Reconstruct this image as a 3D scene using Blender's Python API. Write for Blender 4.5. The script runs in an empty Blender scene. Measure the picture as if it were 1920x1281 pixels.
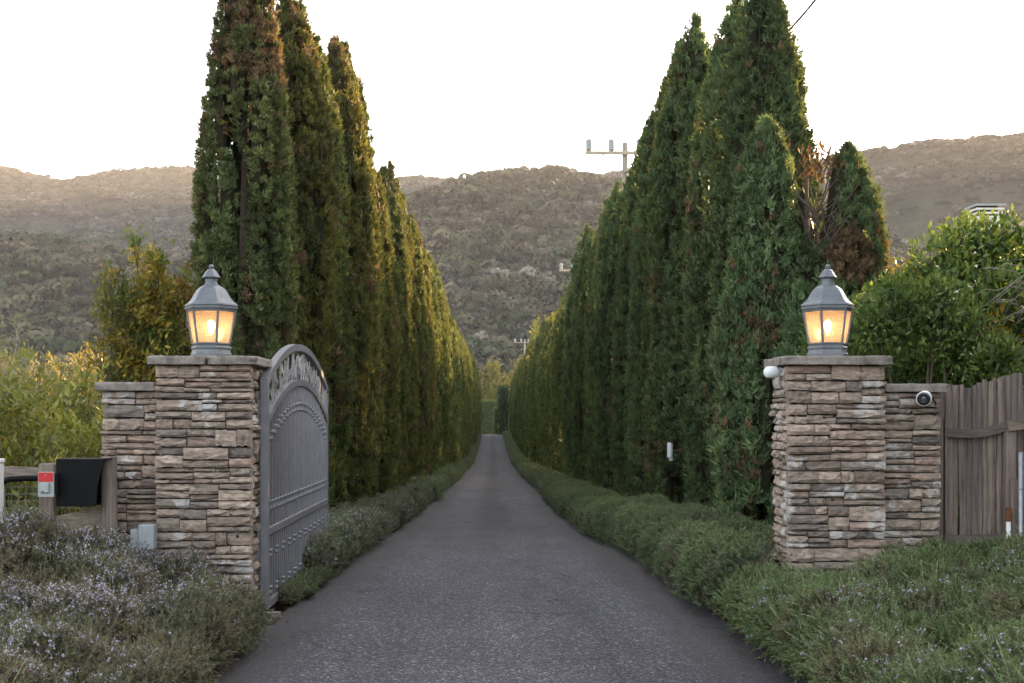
import bpy, math, random
import numpy as np
from mathutils import Vector, Matrix

rnd = random.Random(7)
RG = np.random.default_rng(11)
R = math.radians
scene = bpy.context.scene
COL = scene.collection

# ------------------------------------------------------------------ camera
EYE = 1.45
cam_d = bpy.data.cameras.new('camera')
cam_d.sensor_width = 36.0
cam_d.lens = 45.0
cam_d.shift_x = 35.0 / 1920
cam_d.shift_y = 139.5 / 1920
cam_d.clip_start = 0.1
cam_d.clip_end = 6000
cam = bpy.data.objects.new('camera', cam_d)
COL.objects.link(cam)
cam.location = (0, 0, EYE)
cam.rotation_euler = (R(90), 0, 0)
scene.camera = cam

# ------------------------------------------------------------------ sky and sun
SUN_EL, SUN_AZ = 11.0, 36.0          # azimuth measured from the drive's direction towards the right
world = bpy.data.worlds.new('World')
scene.world = world
world.use_nodes = True
wn, wl = world.node_tree.nodes, world.node_tree.links
wn.clear()
wo = wn.new('ShaderNodeOutputWorld')
bg = wn.new('ShaderNodeBackground')
sk = wn.new('ShaderNodeTexSky')
sk.sky_type = 'NISHITA'
sk.sun_disc = False
sk.sun_elevation = R(SUN_EL)
sk.sun_rotation = R(SUN_AZ)
sk.altitude = 50
sk.air_density = 1.0
sk.dust_density = 3.0
sk.ozone_density = 1.5
hs = wn.new('ShaderNodeHueSaturation')
hs.inputs['Saturation'].default_value = 0.36      # thin high overcast greys the sky
wl.new(sk.outputs[0], hs.inputs['Color'])
wl.new(hs.outputs[0], bg.inputs['Color'])
bg.inputs['Strength'].default_value = 0.15
wl.new(bg.outputs[0], wo.inputs['Surface'])

sun_d = bpy.data.lights.new('sun', 'SUN')
sun_d.energy = 5.0
sun_d.angle = R(0.6)
sun_d.color = (1.0, 0.66, 0.32)
sun = bpy.data.objects.new('sun', sun_d)
COL.objects.link(sun)
sdir = Vector((math.sin(R(SUN_AZ)) * math.cos(R(SUN_EL)), math.cos(R(SUN_AZ)) * math.cos(R(SUN_EL)), math.sin(R(SUN_EL))))
sun.rotation_euler = (-sdir).to_track_quat('-Z', 'Y').to_euler()

vs = scene.view_settings
vs.view_transform = 'Standard'
vs.look = 'None'
vs.gamma = 1.0
vs.exposure = 2.66
vs.use_curve_mapping = False
scene.render.engine = 'CYCLES'
scene.cycles.use_denoising = True
scene.cycles.max_bounces = 6
scene.cycles.diffuse_bounces = 2
scene.cycles.glossy_bounces = 2
scene.cycles.transmission_bounces = 4
scene.cycles.transparent_max_bounces = 6
scene.cycles.volume_bounces = 0
scene.cycles.caustics_reflective = False
scene.cycles.caustics_refractive = False

# ------------------------------------------------------------------ helpers
FPX = 2400.0
def at(px, py, Y):
    """photo pixel at depth Y -> a world point"""
    return Vector(((px - 925) * Y / FPX, Y, EYE - (py - 780) * Y / FPX))

def tag(o, label=None, cat=None, group=None, kind=None):
    if label: o['label'] = label
    if cat: o['category'] = cat
    if group: o['group'] = group
    if kind: o['kind'] = kind
    return o

def empty(name, loc=(0, 0, 0), label=None, cat=None, group=None):
    o = bpy.data.objects.new(name, None)
    COL.objects.link(o)
    o.location = loc
    o.empty_display_size = 0.1
    return tag(o, label, cat, group)

def link_mesh(name, me, mat=None, parent=None, matrix=None):
    o = bpy.data.objects.new(name, me)
    COL.objects.link(o)
    if mat is not None and len(me.materials) == 0:
        me.materials.append(mat)
    if parent is not None:
        o.parent = parent
    if matrix is not None:
        o.matrix_local = matrix
    return o

def np_mesh(name, V, F, col=None, smooth=False):
    """V (n,3), F (m,k) with k = 3 or 4"""
    V = np.ascontiguousarray(V, dtype=np.float32)
    F = np.ascontiguousarray(F, dtype=np.int32)
    me = bpy.data.meshes.new(name)
    m, k = F.shape
    me.vertices.add(len(V))
    me.vertices.foreach_set('co', V.ravel())
    me.loops.add(m * k)
    me.loops.foreach_set('vertex_index', F.ravel())
    me.polygons.add(m)
    me.polygons.foreach_set('loop_start', np.arange(0, m * k, k, dtype=np.int32))
    if smooth:
        me.polygons.foreach_set('use_smooth', np.ones(m, dtype=bool))
    me.update(calc_edges=True)
    if col is not None:
        a = me.color_attributes.new('col', 'FLOAT_COLOR', 'POINT')
        c = np.ones((len(V), 4), dtype=np.float32)
        c[:, :3] = col
        a.data.foreach_set('color', c.ravel())
    return me

class MB:
    """collects shapes for one mesh"""
    def __init__(s):
        s.v, s.f = [], []
    def add(s, V, F):
        b = len(s.v)
        s.v += [tuple(p) for p in V]
        s.f += [tuple(b + i for i in f) for f in F]
        return s
    def box(s, x0, x1, y0, y1, z0, z1, bev=0.0):
        if bev <= 0:
            V = [(x0,y0,z0),(x1,y0,z0),(x1,y1,z0),(x0,y1,z0),(x0,y0,z1),(x1,y0,z1),(x1,y1,z1),(x0,y1,z1)]
            F = [(0,3,2,1),(4,5,6,7),(0,1,5,4),(1,2,6,5),(2,3,7,6),(3,0,4,7)]
            return s.add(V, F)
        b = bev
        # octagonal prism along z plus inset caps: chamfered on every edge
        def ring(i, z):
            return [(x0+b+i,y0+i,z),(x1-b-i,y0+i,z),(x1-i,y0+b+i,z),(x1-i,y1-b-i,z),(x1-b-i,y1-i,z),(x0+b+i,y1-i,z),(x0+i,y1-b-i,z),(x0+i,y0+b+i,z)]
        V = ring(b*.7, z0) + ring(0, z0+b) + ring(0, z1-b) + ring(b*.7, z1)
        F = [tuple(reversed(range(8))), tuple(range(24, 32))]
        for k in range(3):
            for i in range(8):
                j = (i+1) % 8
                F.append((k*8+i, k*8+j, k*8+8+j, k*8+8+i))
        return s.add(V, F)
    def tube(s, pts, rad, n=8, cap=True, squash=None):
        pts = [Vector(p) for p in pts]
        rads = rad if isinstance(rad, (list, tuple)) else [rad] * len(pts)
        rings = []
        up = Vector((0, 0, 1))
        ref = None
        for i, p in enumerate(pts):
            d = (pts[min(i+1, len(pts)-1)] - pts[max(i-1, 0)]).normalized()
            if ref is None:
                ref = up if abs(d.z) < .9 else Vector((1, 0, 0))
            a = d.cross(ref).normalized()
            b = a.cross(d).normalized()
            ref = b
            rings.append([p + (a*math.cos(2*math.pi*k/n) + b*math.sin(2*math.pi*k/n)) * rads[i] for k in range(n)])
        V = [q for r_ in rings for q in r_]
        F = []
        for i in range(len(pts)-1):
            for k in range(n):
                l = (k+1) % n
                F.append((i*n+k, i*n+l, (i+1)*n+l, (i+1)*n+k))
        if cap:
            F.append(tuple(reversed(range(n))))
            F.append(tuple((len(pts)-1)*n + k for k in range(n)))
        return s.add(V, F)
    def lathe(s, prof, n=8, c=(0, 0, 0), rot=0.0, cap=True):
        V, F = [], []
        for r_, z in prof:
            for k in range(n):
                a = rot + 2*math.pi*k/n
                V.append((c[0]+r_*math.cos(a), c[1]+r_*math.sin(a), c[2]+z))
        for i in range(len(prof)-1):
            for k in range(n):
                l = (k+1) % n
                F.append((i*n+k, i*n+l, (i+1)*n+l, (i+1)*n+k))
        if cap:
            F.append(tuple(reversed(range(n))))
            F.append(tuple((len(prof)-1)*n+k for k in range(n)))
        return s.add(V, F)
    def sweep_rect(s, pts, nrm, w, d):
        """rectangular bar along pts; nrm = thickness axis; w = in-plane width, d = thickness"""
        pts = [Vector(p) for p in pts]
        nrm = Vector(nrm).normalized()
        V, F = [], []
        for i, p in enumerate(pts):
            t = (pts[min(i+1, len(pts)-1)] - pts[max(i-1, 0)]).normalized()
            b = t.cross(nrm).normalized()
            V += [p-b*w/2-nrm*d/2, p+b*w/2-nrm*d/2, p+b*w/2+nrm*d/2, p-b*w/2+nrm*d/2]
        n = len(pts)
        for i in range(n-1):
            for k in range(4):
                l = (k+1) % 4
                F.append((i*4+k, i*4+l, i*4+4+l, i*4+4+k))
        F += [(3, 2, 1, 0), tuple((n-1)*4+k for k in range(4))]
        return s.add(V, F)
    def mesh(s, name, smooth=False):
        me = bpy.data.meshes.new(name)
        me.from_pydata(s.v, [], s.f)
        if smooth:
            for p in me.polygons: p.use_smooth = True
        me.update()
        return me
    def build(s, name, mat, parent=None, smooth=False, loc=None):
        o = link_mesh(name, s.mesh(name, smooth), mat, parent)
        if loc is not None: o.location = loc
        return o

def copy_tree(o, parent=None):
    c = o.copy()
    COL.objects.link(c)
    c.parent = parent
    for ch in list(o.children):
        copy_tree(ch, c)
    return c

def smooth_by_angle(o, deg=40):
    me = o.data
    me.polygons.foreach_set('use_smooth', [True]*len(me.polygons))
    try:
        me.set_sharp_from_angle(angle=R(deg))
    except Exception:
        pass

def hash3(i, j, k, seed):
    h = (i.astype(np.int64)*374761393 + j.astype(np.int64)*668265263 + k.astype(np.int64)*2147483647 + seed*1274126177) & 0xffffffff
    h = ((h ^ (h >> 13)) * 1274126177) & 0xffffffff
    h = h ^ (h >> 16)
    return (h & 0xffff) / 65535.0

def vnoise(P, scale=1.0, seed=0):
    """value noise 0..1 on (n,2|3) points"""
    P = np.asarray(P, dtype=np.float64) / scale
    if P.shape[1] == 2:
        P = np.concatenate([P, np.zeros((len(P), 1))], 1)
    i = np.floor(P).astype(np.int64)
    f = P - i
    f = f*f*(3-2*f)
    out = np.zeros(len(P))
    for a in (0, 1):
        for b in (0, 1):
            for c in (0, 1):
                w = (f[:,0] if a else 1-f[:,0]) * (f[:,1] if b else 1-f[:,1]) * (f[:,2] if c else 1-f[:,2])
                out += w * hash3(i[:,0]+a, i[:,1]+b, i[:,2]+c, seed)
    return out

def fbm(P, scale, seed=0, octv=3):
    s, a, t = 0, 1.0, 0
    for o in range(octv):
        s = s + a*vnoise(P, scale/2**o, seed+o*17)
        t += a
        a *= .5
    return s/t

# ------------------------------------------------------------------ materials
def new_mat(name):
    m = bpy.data.materials.new(name)
    m.use_nodes = True
    nt = m.node_tree
    nt.nodes.clear()
    out = nt.nodes.new('ShaderNodeOutputMaterial')
    return m, nt, out

def N(nt, typ, **kw):
    n = nt.nodes.new(typ)
    for k, v in kw.items():
        setattr(n, k, v)
    return n

def ramp(nt, fac, stops, interp='LINEAR'):
    r_ = N(nt, 'ShaderNodeValToRGB')
    r_.color_ramp.interpolation = interp
    el = r_.color_ramp.elements
    while len(el) > 1: el.remove(el[-1])
    el[0].position = stops[0][0]; el[0].color = (*stops[0][1], 1)
    for p, c in stops[1:]:
        e = el.new(p); e.color = (*c, 1)
    nt.links.new(fac, r_.inputs[0])
    return r_.outputs[0]

def noise(nt, vec, scale, detail=4, rough=.6):
    n = N(nt, 'ShaderNodeTexNoise')
    n.inputs['Scale'].default_value = scale
    n.inputs['Detail'].default_value = detail
    n.inputs['Roughness'].default_value = rough
    if vec is not None: nt.links.new(vec, n.inputs['Vector'])
    return n.outputs['Fac']

def mixc(nt, fac, a, b, mode='MIX'):
    m = N(nt, 'ShaderNodeMix', data_type='RGBA', blend_type=mode)
    for sock, v in ((m.inputs[0], fac), (m.inputs[6], a), (m.inputs[7], b)):
        if isinstance(v, (int, float)): sock.default_value = v
        elif isinstance(v, tuple): sock.default_value = (*v, 1)
        else: nt.links.new(v, sock)
    return m.outputs[2]

def math_(nt, op, a, b=None, c=None):
    m = N(nt, 'ShaderNodeMath', operation=op)
    for i, v in enumerate((a, b, c)):
        if v is None: continue
        if isinstance(v, (int, float)): m.inputs[i].default_value = v
        else: nt.links.new(v, m.inputs[i])
    return m.outputs[0]

def principled(nt, out, col, rough=.6, spec=.3, metal=0.0, bump=None, bump_d=.01, bump_s=.5):
    p = N(nt, 'ShaderNodeBsdfPrincipled')
    if isinstance(col, tuple): p.inputs['Base Color'].default_value = (*col, 1)
    else: nt.links.new(col, p.inputs['Base Color'])
    if isinstance(rough, (int, float)): p.inputs['Roughness'].default_value = rough
    else: nt.links.new(rough, p.inputs['Roughness'])
    p.inputs['Specular IOR Level'].default_value = spec
    p.inputs['Metallic'].default_value = metal
    if bump is not None:
        b = N(nt, 'ShaderNodeBump')
        b.inputs['Distance'].default_value = bump_d
        b.inputs['Strength'].default_value = bump_s
        nt.links.new(bump, b.inputs['Height'])
        nt.links.new(b.outputs[0], p.inputs['Normal'])
    if out is not None: nt.links.new(p.outputs[0], out.inputs[0])
    return p

def coords(nt, which='Object'):
    return N(nt, 'ShaderNodeTexCoord').outputs[which]

def inst_vec(nt, k=37.0):
    """object coordinates shifted by a per-object random, so that copies do not repeat"""
    tc = coords(nt)
    oi = N(nt, 'ShaderNodeObjectInfo')
    r_ = math_(nt, 'MULTIPLY', oi.outputs['Random'], k)
    a = N(nt, 'ShaderNodeVectorMath', operation='ADD')
    nt.links.new(tc, a.inputs[0]); nt.links.new(r_, a.inputs[1])
    return a.outputs[0], oi.outputs['Random']

def leaf_mat(name, trans=.35, rough=.55, spec=.25, vary=.25, tcol=(1.25, 1.15, .55)):
    m, nt, out = new_mat(name)
    at_ = N(nt, 'ShaderNodeAttribute', attribute_name='col')
    oi = N(nt, 'ShaderNodeObjectInfo')
    k = math_(nt, 'MULTIPLY_ADD', oi.outputs['Random'], 2*vary, 1-vary)
    hv = N(nt, 'ShaderNodeHueSaturation')
    nt.links.new(at_.outputs['Color'], hv.inputs['Color'])
    nt.links.new(k, hv.inputs['Value'])
    c = hv.outputs[0]
    p = principled(nt, None, c, rough, spec)
    t = N(nt, 'ShaderNodeBsdfTranslucent')
    nt.links.new(mixc(nt, 1.0, c, tcol, 'MULTIPLY'), t.inputs['Color'])
    mx = N(nt, 'ShaderNodeMixShader')
    mx.inputs[0].default_value = trans
    nt.links.new(p.outputs[0], mx.inputs[1]); nt.links.new(t.outputs[0], mx.inputs[2])
    nt.links.new(mx.outputs[0], out.inputs[0])
    return m

M = {}
def simple(name, col, rough=.6, spec=.3, metal=0, nscale=30, var=.25, bump_d=.002, bump_s=.4):
    m, nt, out = new_mat(name)
    v, rd = inst_vec(nt)
    n = noise(nt, v, nscale, 5, .65)
    lo = tuple(c*(1-var) for c in col); hi = tuple(min(1, c*(1+var)) for c in col)
    c = ramp(nt, n, [(.3, lo), (.7, hi)])
    principled(nt, out, c, rough, spec, metal, n, bump_d, bump_s)
    M[name] = m
    return m

def stone_mat(name, lime):
    m, nt, out = new_mat(name)
    v, rd = inst_vec(nt)
    geo = N(nt, 'ShaderNodeNewGeometry')
    wp = geo.outputs['Position']
    mp = N(nt, 'ShaderNodeMapping'); mp.inputs['Scale'].default_value = (1, 1, 3.2)
    nt.links.new(wp, mp.inputs['Vector'])
    base = ramp(nt, rd, [(0, (.25, .195, .155)), (.15, (.35, .28, .225)), (.3, (.45, .35, .28)), (.42, (.25, .215, .185)), (.55, (.40, .315, .255)), (.7, (.49, .39, .31)), (.85, (.41, .30, .245)), (1, (.18, .155, .135))])
    n1 = noise(nt, mp.outputs[0], 14, 6, .7)
    n2 = noise(nt, wp, 120, 3, .6)
    c = mixc(nt, 1.0, base, ramp(nt, n1, [(.28, (.42, .40, .40)), (.5, (.92, .91, .90)), (.72, (1.4, 1.33, 1.26))]), 'MULTIPLY')
    c = mixc(nt, .5, c, ramp(nt, n2, [(.3, (.7, .7, .7)), (.7, (1.2, 1.2, 1.2))]), 'MULTIPLY')
    # lime bloom: patches on some stones only
    l1 = noise(nt, wp, 4.2, 2, .5)
    l2 = noise(nt, wp, 22, 5, .75)
    s = math_(nt, 'ADD', math_(nt, 'MULTIPLY', l1, .9), math_(nt, 'MULTIPLY', l2, .55))
    rs = N(nt, 'ShaderNodeTexWhiteNoise', noise_dimensions='1D'); nt.links.new(rd, rs.inputs['W'])
    s = math_(nt, 'ADD', s, math_(nt, 'MULTIPLY', rs.outputs['Value'], .22))
    f = ramp(nt, s, [(lime, (0, 0, 0)), (lime+.16, (.7, .7, .7))])
    c = mixc(nt, f, c, (.60, .565, .535))
    hgt = math_(nt, 'ADD', n1, math_(nt, 'MULTIPLY', n2, .3))
    principled(nt, out, c, .85, .2, 0, hgt, .02, 1.0)
    M[name] = m
stone_mat('stone_l', .985)
stone_mat('stone_r', .925)

def build_mats():
    simple('cap_stone', (.225, .195, .17), .9, .15, 0, 11, .5, .012, .9)
    simple('mortar', (.045, .04, .038), .95, .1)
    simple('pewter', (.155, .165, .18), .5, .45, .25, 14, .18, .0015, .3)
    simple('gate_metal', (.20, .195, .21), .45, .45, .3, 9, .14, .001, .2)
    simple('gate_leaf', (.30, .285, .29), .5, .4, .2, 9, .2, .001, .2)
    simple('black_paint', (.006, .006, .007), .65, .12, 0, 40, .3, .0006, .3)
    simple('grey_plastic', (.33, .35, .35), .5, .4, 0, 30, .08)
    simple('white_plastic', (.75, .76, .78), .4, .4, 0, 30, .04)
    simple('white_paint', (.70, .68, .64), .6, .3, 0, 12, .08)
    simple('lens_black', (.01, .01, .012), .2, .6, 0, 30, .1)
    simple('red_reflector', (.50, .012, .012), .35, .5, 0, 60, .25)
    simple('galvanised', (.33, .34, .35), .5, .5, .5, 24, .2, .0006, .3)
    simple('rust', (.16, .065, .03), .85, .2, 0, 30, .4)
    simple('insulator', (.42, .42, .44), .3, .5, 0, 20, .1)
    simple('cable', (.02, .02, .022), .6, .3)
    simple('soil', (.10, .075, .058), .95, .1, 0, 9, .4, .02, .8)
    simple('bark', (.10, .075, .055), .9, .15, 0, 25, .4, .006, .8)
    simple('dead_twig', (.115, .085, .068), .9, .15, 0, 25, .35, .004, .7)
    simple('pale_twig', (.30, .26, .225), .9, .15, 0, 25, .25, .004, .7)
    simple('roof_tile', (.22, .14, .10), .8, .2, 0, 8, .25)
    simple('render_white', (.72, .70, .66), .8, .2, 0, 5, .06)
    simple('window_glass', (.05, .06, .07), .08, .6, 0, 3, .1)
    def wood(name, col, sc=(26, 26, 1.6), dark=.35, bump=.006):
        m, nt, out = new_mat(name)
        v, rd = inst_vec(nt)
        mp = N(nt, 'ShaderNodeMapping'); mp.inputs['Scale'].default_value = sc
        nt.links.new(v, mp.inputs['Vector'])
        n = noise(nt, mp.outputs[0], 2.2, 6, .7)
        n2 = noise(nt, v, 3.0, 3, .6)
        c = ramp(nt, n, [(.25, tuple(c_*dark for c_ in col)), (.5, col), (.75, tuple(c_*1.4 for c_ in col))])
        tint = ramp(nt, rd, [(0, (.75, .75, .78)), (.5, (1, .98, .96)), (1, (1.22, 1.14, 1.06))])
        c = mixc(nt, 1.0, c, tint, 'MULTIPLY')
        c = mixc(nt, .6, c, ramp(nt, n2, [(.3, (.7, .68, .68)), (.7, (1.15, 1.12, 1.1))]), 'MULTIPLY')
        principled(nt, out, c, .88, .15, 0, n, bump, .9)
        M[name] = m
    wood('fence_wood', (.20, .165, .148))
    wood('rail_wood', (.25, .215, .18), (3, 26, 26))
    wood('rail_wood_x', (.19, .155, .135), (1.6, 26, 26))
    wood('post_wood', (.24, .20, .17))
    wood('pole_wood', (.42, .37, .31))
    M['cypress'] = leaf_mat('cypress', .32, .65, .15, .18, (1.35, 1.1, .45))
    M['rosemary'] = leaf_mat('rosemary', .25, .55, .25, .1)
    M['broadleaf'] = leaf_mat('broadleaf', .32, .5, .25, .1)
    M['flower'] = leaf_mat('flower', .3, .6, .2, .05, (1, 1, 1))
    M['dead_leaf'] = leaf_mat('dead_leaf', .1, .8, .1, .3)
    # asphalt
    m, nt, out = new_mat('asphalt')
    wp = coords(nt)
    sx = N(nt, 'ShaderNodeSeparateXYZ'); nt.links.new(wp, sx.inputs[0])
    agg = N(nt, 'ShaderNodeTexVoronoi'); agg.inputs['Scale'].default_value = 85
    nt.links.new(wp, agg.inputs['Vector'])
    aggc = N(nt, 'ShaderNodeSeparateColor'); nt.links.new(agg.outputs['Color'], aggc.inputs[0])
    grain = ramp(nt, aggc.outputs[0], [(0, (.023, .022, .027)), (.5, (.043, .041, .050)), (.8, (.074, .071, .084)), (.93, (.13, .126, .142)), (1, (.28, .275, .30))])
    big = noise(nt, wp, .55, 4, .6)
    st = N(nt, 'ShaderNodeMapping'); st.inputs['Scale'].default_value = (1.6, .16, 1); nt.links.new(wp, st.inputs['Vector'])
    streak = noise(nt, st.outputs[0], 1.1, 4, .65)
    c = mixc(nt, 1.0, grain, ramp(nt, big, [(.3, (.80, .80, .80)), (.7, (1.18, 1.17, 1.16))]), 'MULTIPLY')
    c = mixc(nt, .8, c, ramp(nt, streak, [(.3, (.66, .66, .68)), (.7, (1.3, 1.28, 1.27))]), 'MULTIPLY')
    # oil drip band between the wheel tracks, then shade painted dark along both edges
    ax = math_(nt, 'ABSOLUTE', math_(nt, 'SUBTRACT', math_(nt, 'ADD', sx.outputs[0], math_(nt, 'MULTIPLY', streak, .5)), .22))
    oil = ramp(nt, ax, [(.05, (.52, .51, .52)), (.55, (1, 1, 1))], 'EASE')
    far_ = ramp(nt, math_(nt, 'DIVIDE', sx.outputs[1], 100), [(.14, (1, 1, 1)), (.24, (0, 0, 0))])
    oil2 = mixc(nt, far_, oil, (1, 1, 1))
    c = mixc(nt, 1.0, c, oil2, 'MULTIPLY')
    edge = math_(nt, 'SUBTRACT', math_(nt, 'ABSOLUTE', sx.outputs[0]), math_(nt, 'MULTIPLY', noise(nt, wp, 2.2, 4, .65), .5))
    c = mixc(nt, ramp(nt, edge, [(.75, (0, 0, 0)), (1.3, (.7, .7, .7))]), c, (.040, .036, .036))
    # wandering cracks
    warp = N(nt, 'ShaderNodeVectorMath', operation='ADD')
    nz = N(nt, 'ShaderNodeTexNoise'); nz.inputs['Scale'].default_value = 2.6; nz.inputs['Detail'].default_value = 5
    nt.links.new(wp, nz.inputs['Vector'])
    sc_ = N(nt, 'ShaderNodeVectorMath', operation='SCALE'); sc_.inputs['Scale'].default_value = .55
    nt.links.new(nz.outputs['Color'], sc_.inputs[0])
    nt.links.new(wp, warp.inputs[0]); nt.links.new(sc_.outputs[0], warp.inputs[1])
    vc = N(nt, 'ShaderNodeTexVoronoi', feature='DISTANCE_TO_EDGE'); vc.inputs['Scale'].default_value = .42
    nt.links.new(warp.outputs[0], vc.inputs['Vector'])
    cm = ramp(nt, noise(nt, wp, .8, 3, .6), [(.44, (0, 0, 0)), (.54, (1, 1, 1))])
    ck = mixc(nt, 1.0, ramp(nt, vc.outputs['Distance'], [(.002, (1, 1, 1)), (.009, (0, 0, 0))]), cm, 'MULTIPLY')
    c = mixc(nt, ck, c, (.028, .026, .026))
    hgt = math_(nt, 'SUBTRACT', aggc.outputs[0], math_(nt, 'MULTIPLY', ck, 2.0))
    principled(nt, out, c, .8, .2, 0, hgt, .004, .6)
    M['asphalt'] = m
    # ground: soil and leaf litter near the drive
    m, nt, out = new_mat('litter')
    wp = coords(nt)
    n1 = noise(nt, wp, 1.3, 5, .65); n2 = noise(nt, wp, 38, 5, .7)
    c = mixc(nt, n1, (.065, .05, .038), (.12, .09, .068))
    c = mixc(nt, .8, c, ramp(nt, n2, [(.3, (.45, .43, .42)), (.55, (1, 1, 1)), (.75, (1.7, 1.5, 1.25))]), 'MULTIPLY')
    principled(nt, out, c, .95, .1, 0, n2, .03, .8)
    M['litter'] = m
    m, nt, out = new_mat('meadow')
    wp = coords(nt)
    n1 = noise(nt, wp, .05, 4, .6); n2 = noise(nt, wp, 2.5, 5, .7)
    c = mixc(nt, n1, (.15, .17, .035), (.22, .20, .06))
    c = mixc(nt, .8, c, ramp(nt, n2, [(.3, (.6, .6, .6)), (.7, (1.3, 1.3, 1.2))]), 'MULTIPLY')
    principled(nt, out, c, .9, .1, 0, n2, .05, .6)
    M['meadow'] = m
    m, nt, out = new_mat('scrub_slope')
    wp = coords(nt)
    n1 = noise(nt, wp, .008, 5, .65); n2 = noise(nt, wp, .11, 6, .7)
    c = ramp(nt, n1, [(.3, (.042, .048, .025)), (.5, (.060, .056, .036)), (.7, (.090, .082, .056))])
    c = mixc(nt, .9, c, ramp(nt, n2, [(.3, (.45, .45, .45)), (.7, (1.4, 1.35, 1.3))]), 'MULTIPLY')
    principled(nt, out, c, .95, .05, 0, n2, 3.0, 1.0)
    M['scrub_slope'] = m
    # hill trees: colour by tree
    m, nt, out = new_mat('wood_leaf')
    oi = N(nt, 'ShaderNodeObjectInfo')
    c = ramp(nt, oi.outputs['Random'], [(0, (.026, .032, .013)), (.2, (.078, .068, .038)), (.4, (.036, .046, .019)), (.6, (.115, .096, .058)), (.72, (.044, .062, .025)), (.85, (.088, .074, .045)), (.94, (.104, .09, .06)), (.98, (.16, .142, .105)), (1, (.19, .17, .135))])
    at_ = N(nt, 'ShaderNodeAttribute', attribute_name='col')
    c = mixc(nt, 1.0, c, at_.outputs['Color'], 'MULTIPLY')
    principled(nt, out, c, .8, .1)
    M['wood_leaf'] = m
    # seeded glass
    m, nt, out = new_mat('seeded_glass')
    v = coords(nt)
    n1 = noise(nt, v, 130, 3, .6); n2 = noise(nt, v, 9, 3, .6)
    tl = N(nt, 'ShaderNodeBsdfTranslucent')
    nt.links.new(mixc(nt, 1.0, mixc(nt, n2, (.76, .50, .32), (.84, .64, .48)), ramp(nt, n1, [(.35, (.55, .5, .45)), (.6, (1, 1, 1))]), 'MULTIPLY'), tl.inputs['Color'])
    tp = N(nt, 'ShaderNodeBsdfTransparent')
    nt.links.new(ramp(nt, n1, [(.3, (.62, .52, .42)), (.6, (1, .95, .88))]), tp.inputs['Color'])
    gl = N(nt, 'ShaderNodeBsdfGlossy'); gl.inputs['Roughness'].default_value = .12
    a = N(nt, 'ShaderNodeMixShader'); a.inputs[0].default_value = .5
    nt.links.new(tl.outputs[0], a.inputs[1]); nt.links.new(tp.outputs[0], a.inputs[2])
    b = N(nt, 'ShaderNodeMixShader'); b.inputs[0].default_value = .05
    nt.links.new(a.outputs[0], b.inputs[1]); nt.links.new(gl.outputs[0], b.inputs[2])
    nt.links.new(b.outputs[0], out.inputs[0])
    M['seeded_glass'] = m
    m, nt, out = new_mat('bulb_glow')
    e = N(nt, 'ShaderNodeEmission'); e.inputs['Color'].default_value = (1, .70, .38, 1); e.inputs['Strength'].default_value = 12
    nt.links.new(e.outputs[0], out.inputs[0])
    M['bulb_glow'] = m
build_mats()

# ------------------------------------------------------------------ ground profile
_RZ = np.array([(-30, 0), (10, 0), (14, -.1), (22, -.48), (30, -.74), (45, -1.15), (70, -1.8), (105, -2.4), (140, -2.1), (170, -1.5), (187, -1.3), (200, -1.45), (230, -2.2), (300, -2.5), (420, -2.5)], dtype=float)
_ys = np.linspace(-30, 420, 1801)
_zs = np.interp(_ys, _RZ[:, 0], _RZ[:, 1])
_k = np.hanning(41); _k /= _k.sum()
_zs = np.convolve(np.pad(_zs, 20, 'edge'), _k, 'valid')
def road_z(y):
    return np.interp(y, _ys, _zs)
def road_l(y):
    return np.interp(y, [-30, 5, 7, 9.4, 12, 21, 45, 105, 187, 400], [-2.6, -1.75, -1.6, -1.55, -1.5, -1.6, -1.75, -1.78, -1.85, -1.9])
def road_r(y):
    return np.interp(y, [-30, 5, 7, 8.5, 10, 14, 21, 45, 105, 187, 400], [2.8, 1.9, 1.75, 1.68, 1.64, 1.6, 1.55, 1.6, 1.62, 1.5, 1.5])
def sstep(a, b, x):
    t = np.clip((x-a)/(b-a), 0, 1)
    return t*t*(3-2*t)
def ground_z(x, y):
    x = np.asarray(x, float); y = np.asarray(y, float)
    zr = road_z(y)
    off = np.maximum(road_l(y)-x, x-road_r(y))
    z = zr - .02 - .06*sstep(.0, -.3, off)                     # the sheet dips under the drive
    bank = .24*sstep(.25, 1.2, off) * sstep(2, 5, y) * sstep(11.5, 9.6, y)   # raised beds by the piers
    side = sstep(6, 25, np.abs(x))
    z = z*(1-side) + side*(-.1 + 0*x) + bank
    z = z + .5*sstep(12, 40, -x)*sstep(30, 60, y)
    return z
# ------------------------------------------------------------------ the setting
def grid_mesh(name, xs, ys, zf, mat, kind='structure', smooth=True):
    X, Y = np.meshgrid(xs, ys)
    Z = zf(X.ravel(), Y.ravel())
    V = np.stack([X.ravel(), Y.ravel(), Z], 1)
    nx, ny = len(xs), len(ys)
    i = np.arange(nx-1)[None, :] + nx*np.arange(ny-1)[:, None]
    F = np.stack([i, i+1, i+nx+1, i+nx], -1).reshape(-1, 4)
    o = link_mesh(name, np_mesh(name, V, F, None, smooth), mat)
    return tag(o, kind=kind)

xs = np.concatenate([[-3000, -1200, -500, -200, -100, -60], np.arange(-40, -6, 2.0), np.arange(-6, 6.01, .25), np.arange(8, 42, 2.0), [60, 100, 200, 500, 1200, 3000]])
ys = np.concatenate([[-60, -30, -10, 0], np.arange(2, 20, .4), np.arange(20, 60, 1.5), np.arange(60, 240, 4), [260, 300, 350, 420, 600, 1000, 2000, 3500]])
g = grid_mesh('ground', xs, ys, lambda x, y: ground_z(x, y) - .02 + .03*(fbm(np.stack([x, y], 1), .9, 5)-.5)*(np.abs(x) < 12), M['litter'])

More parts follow.
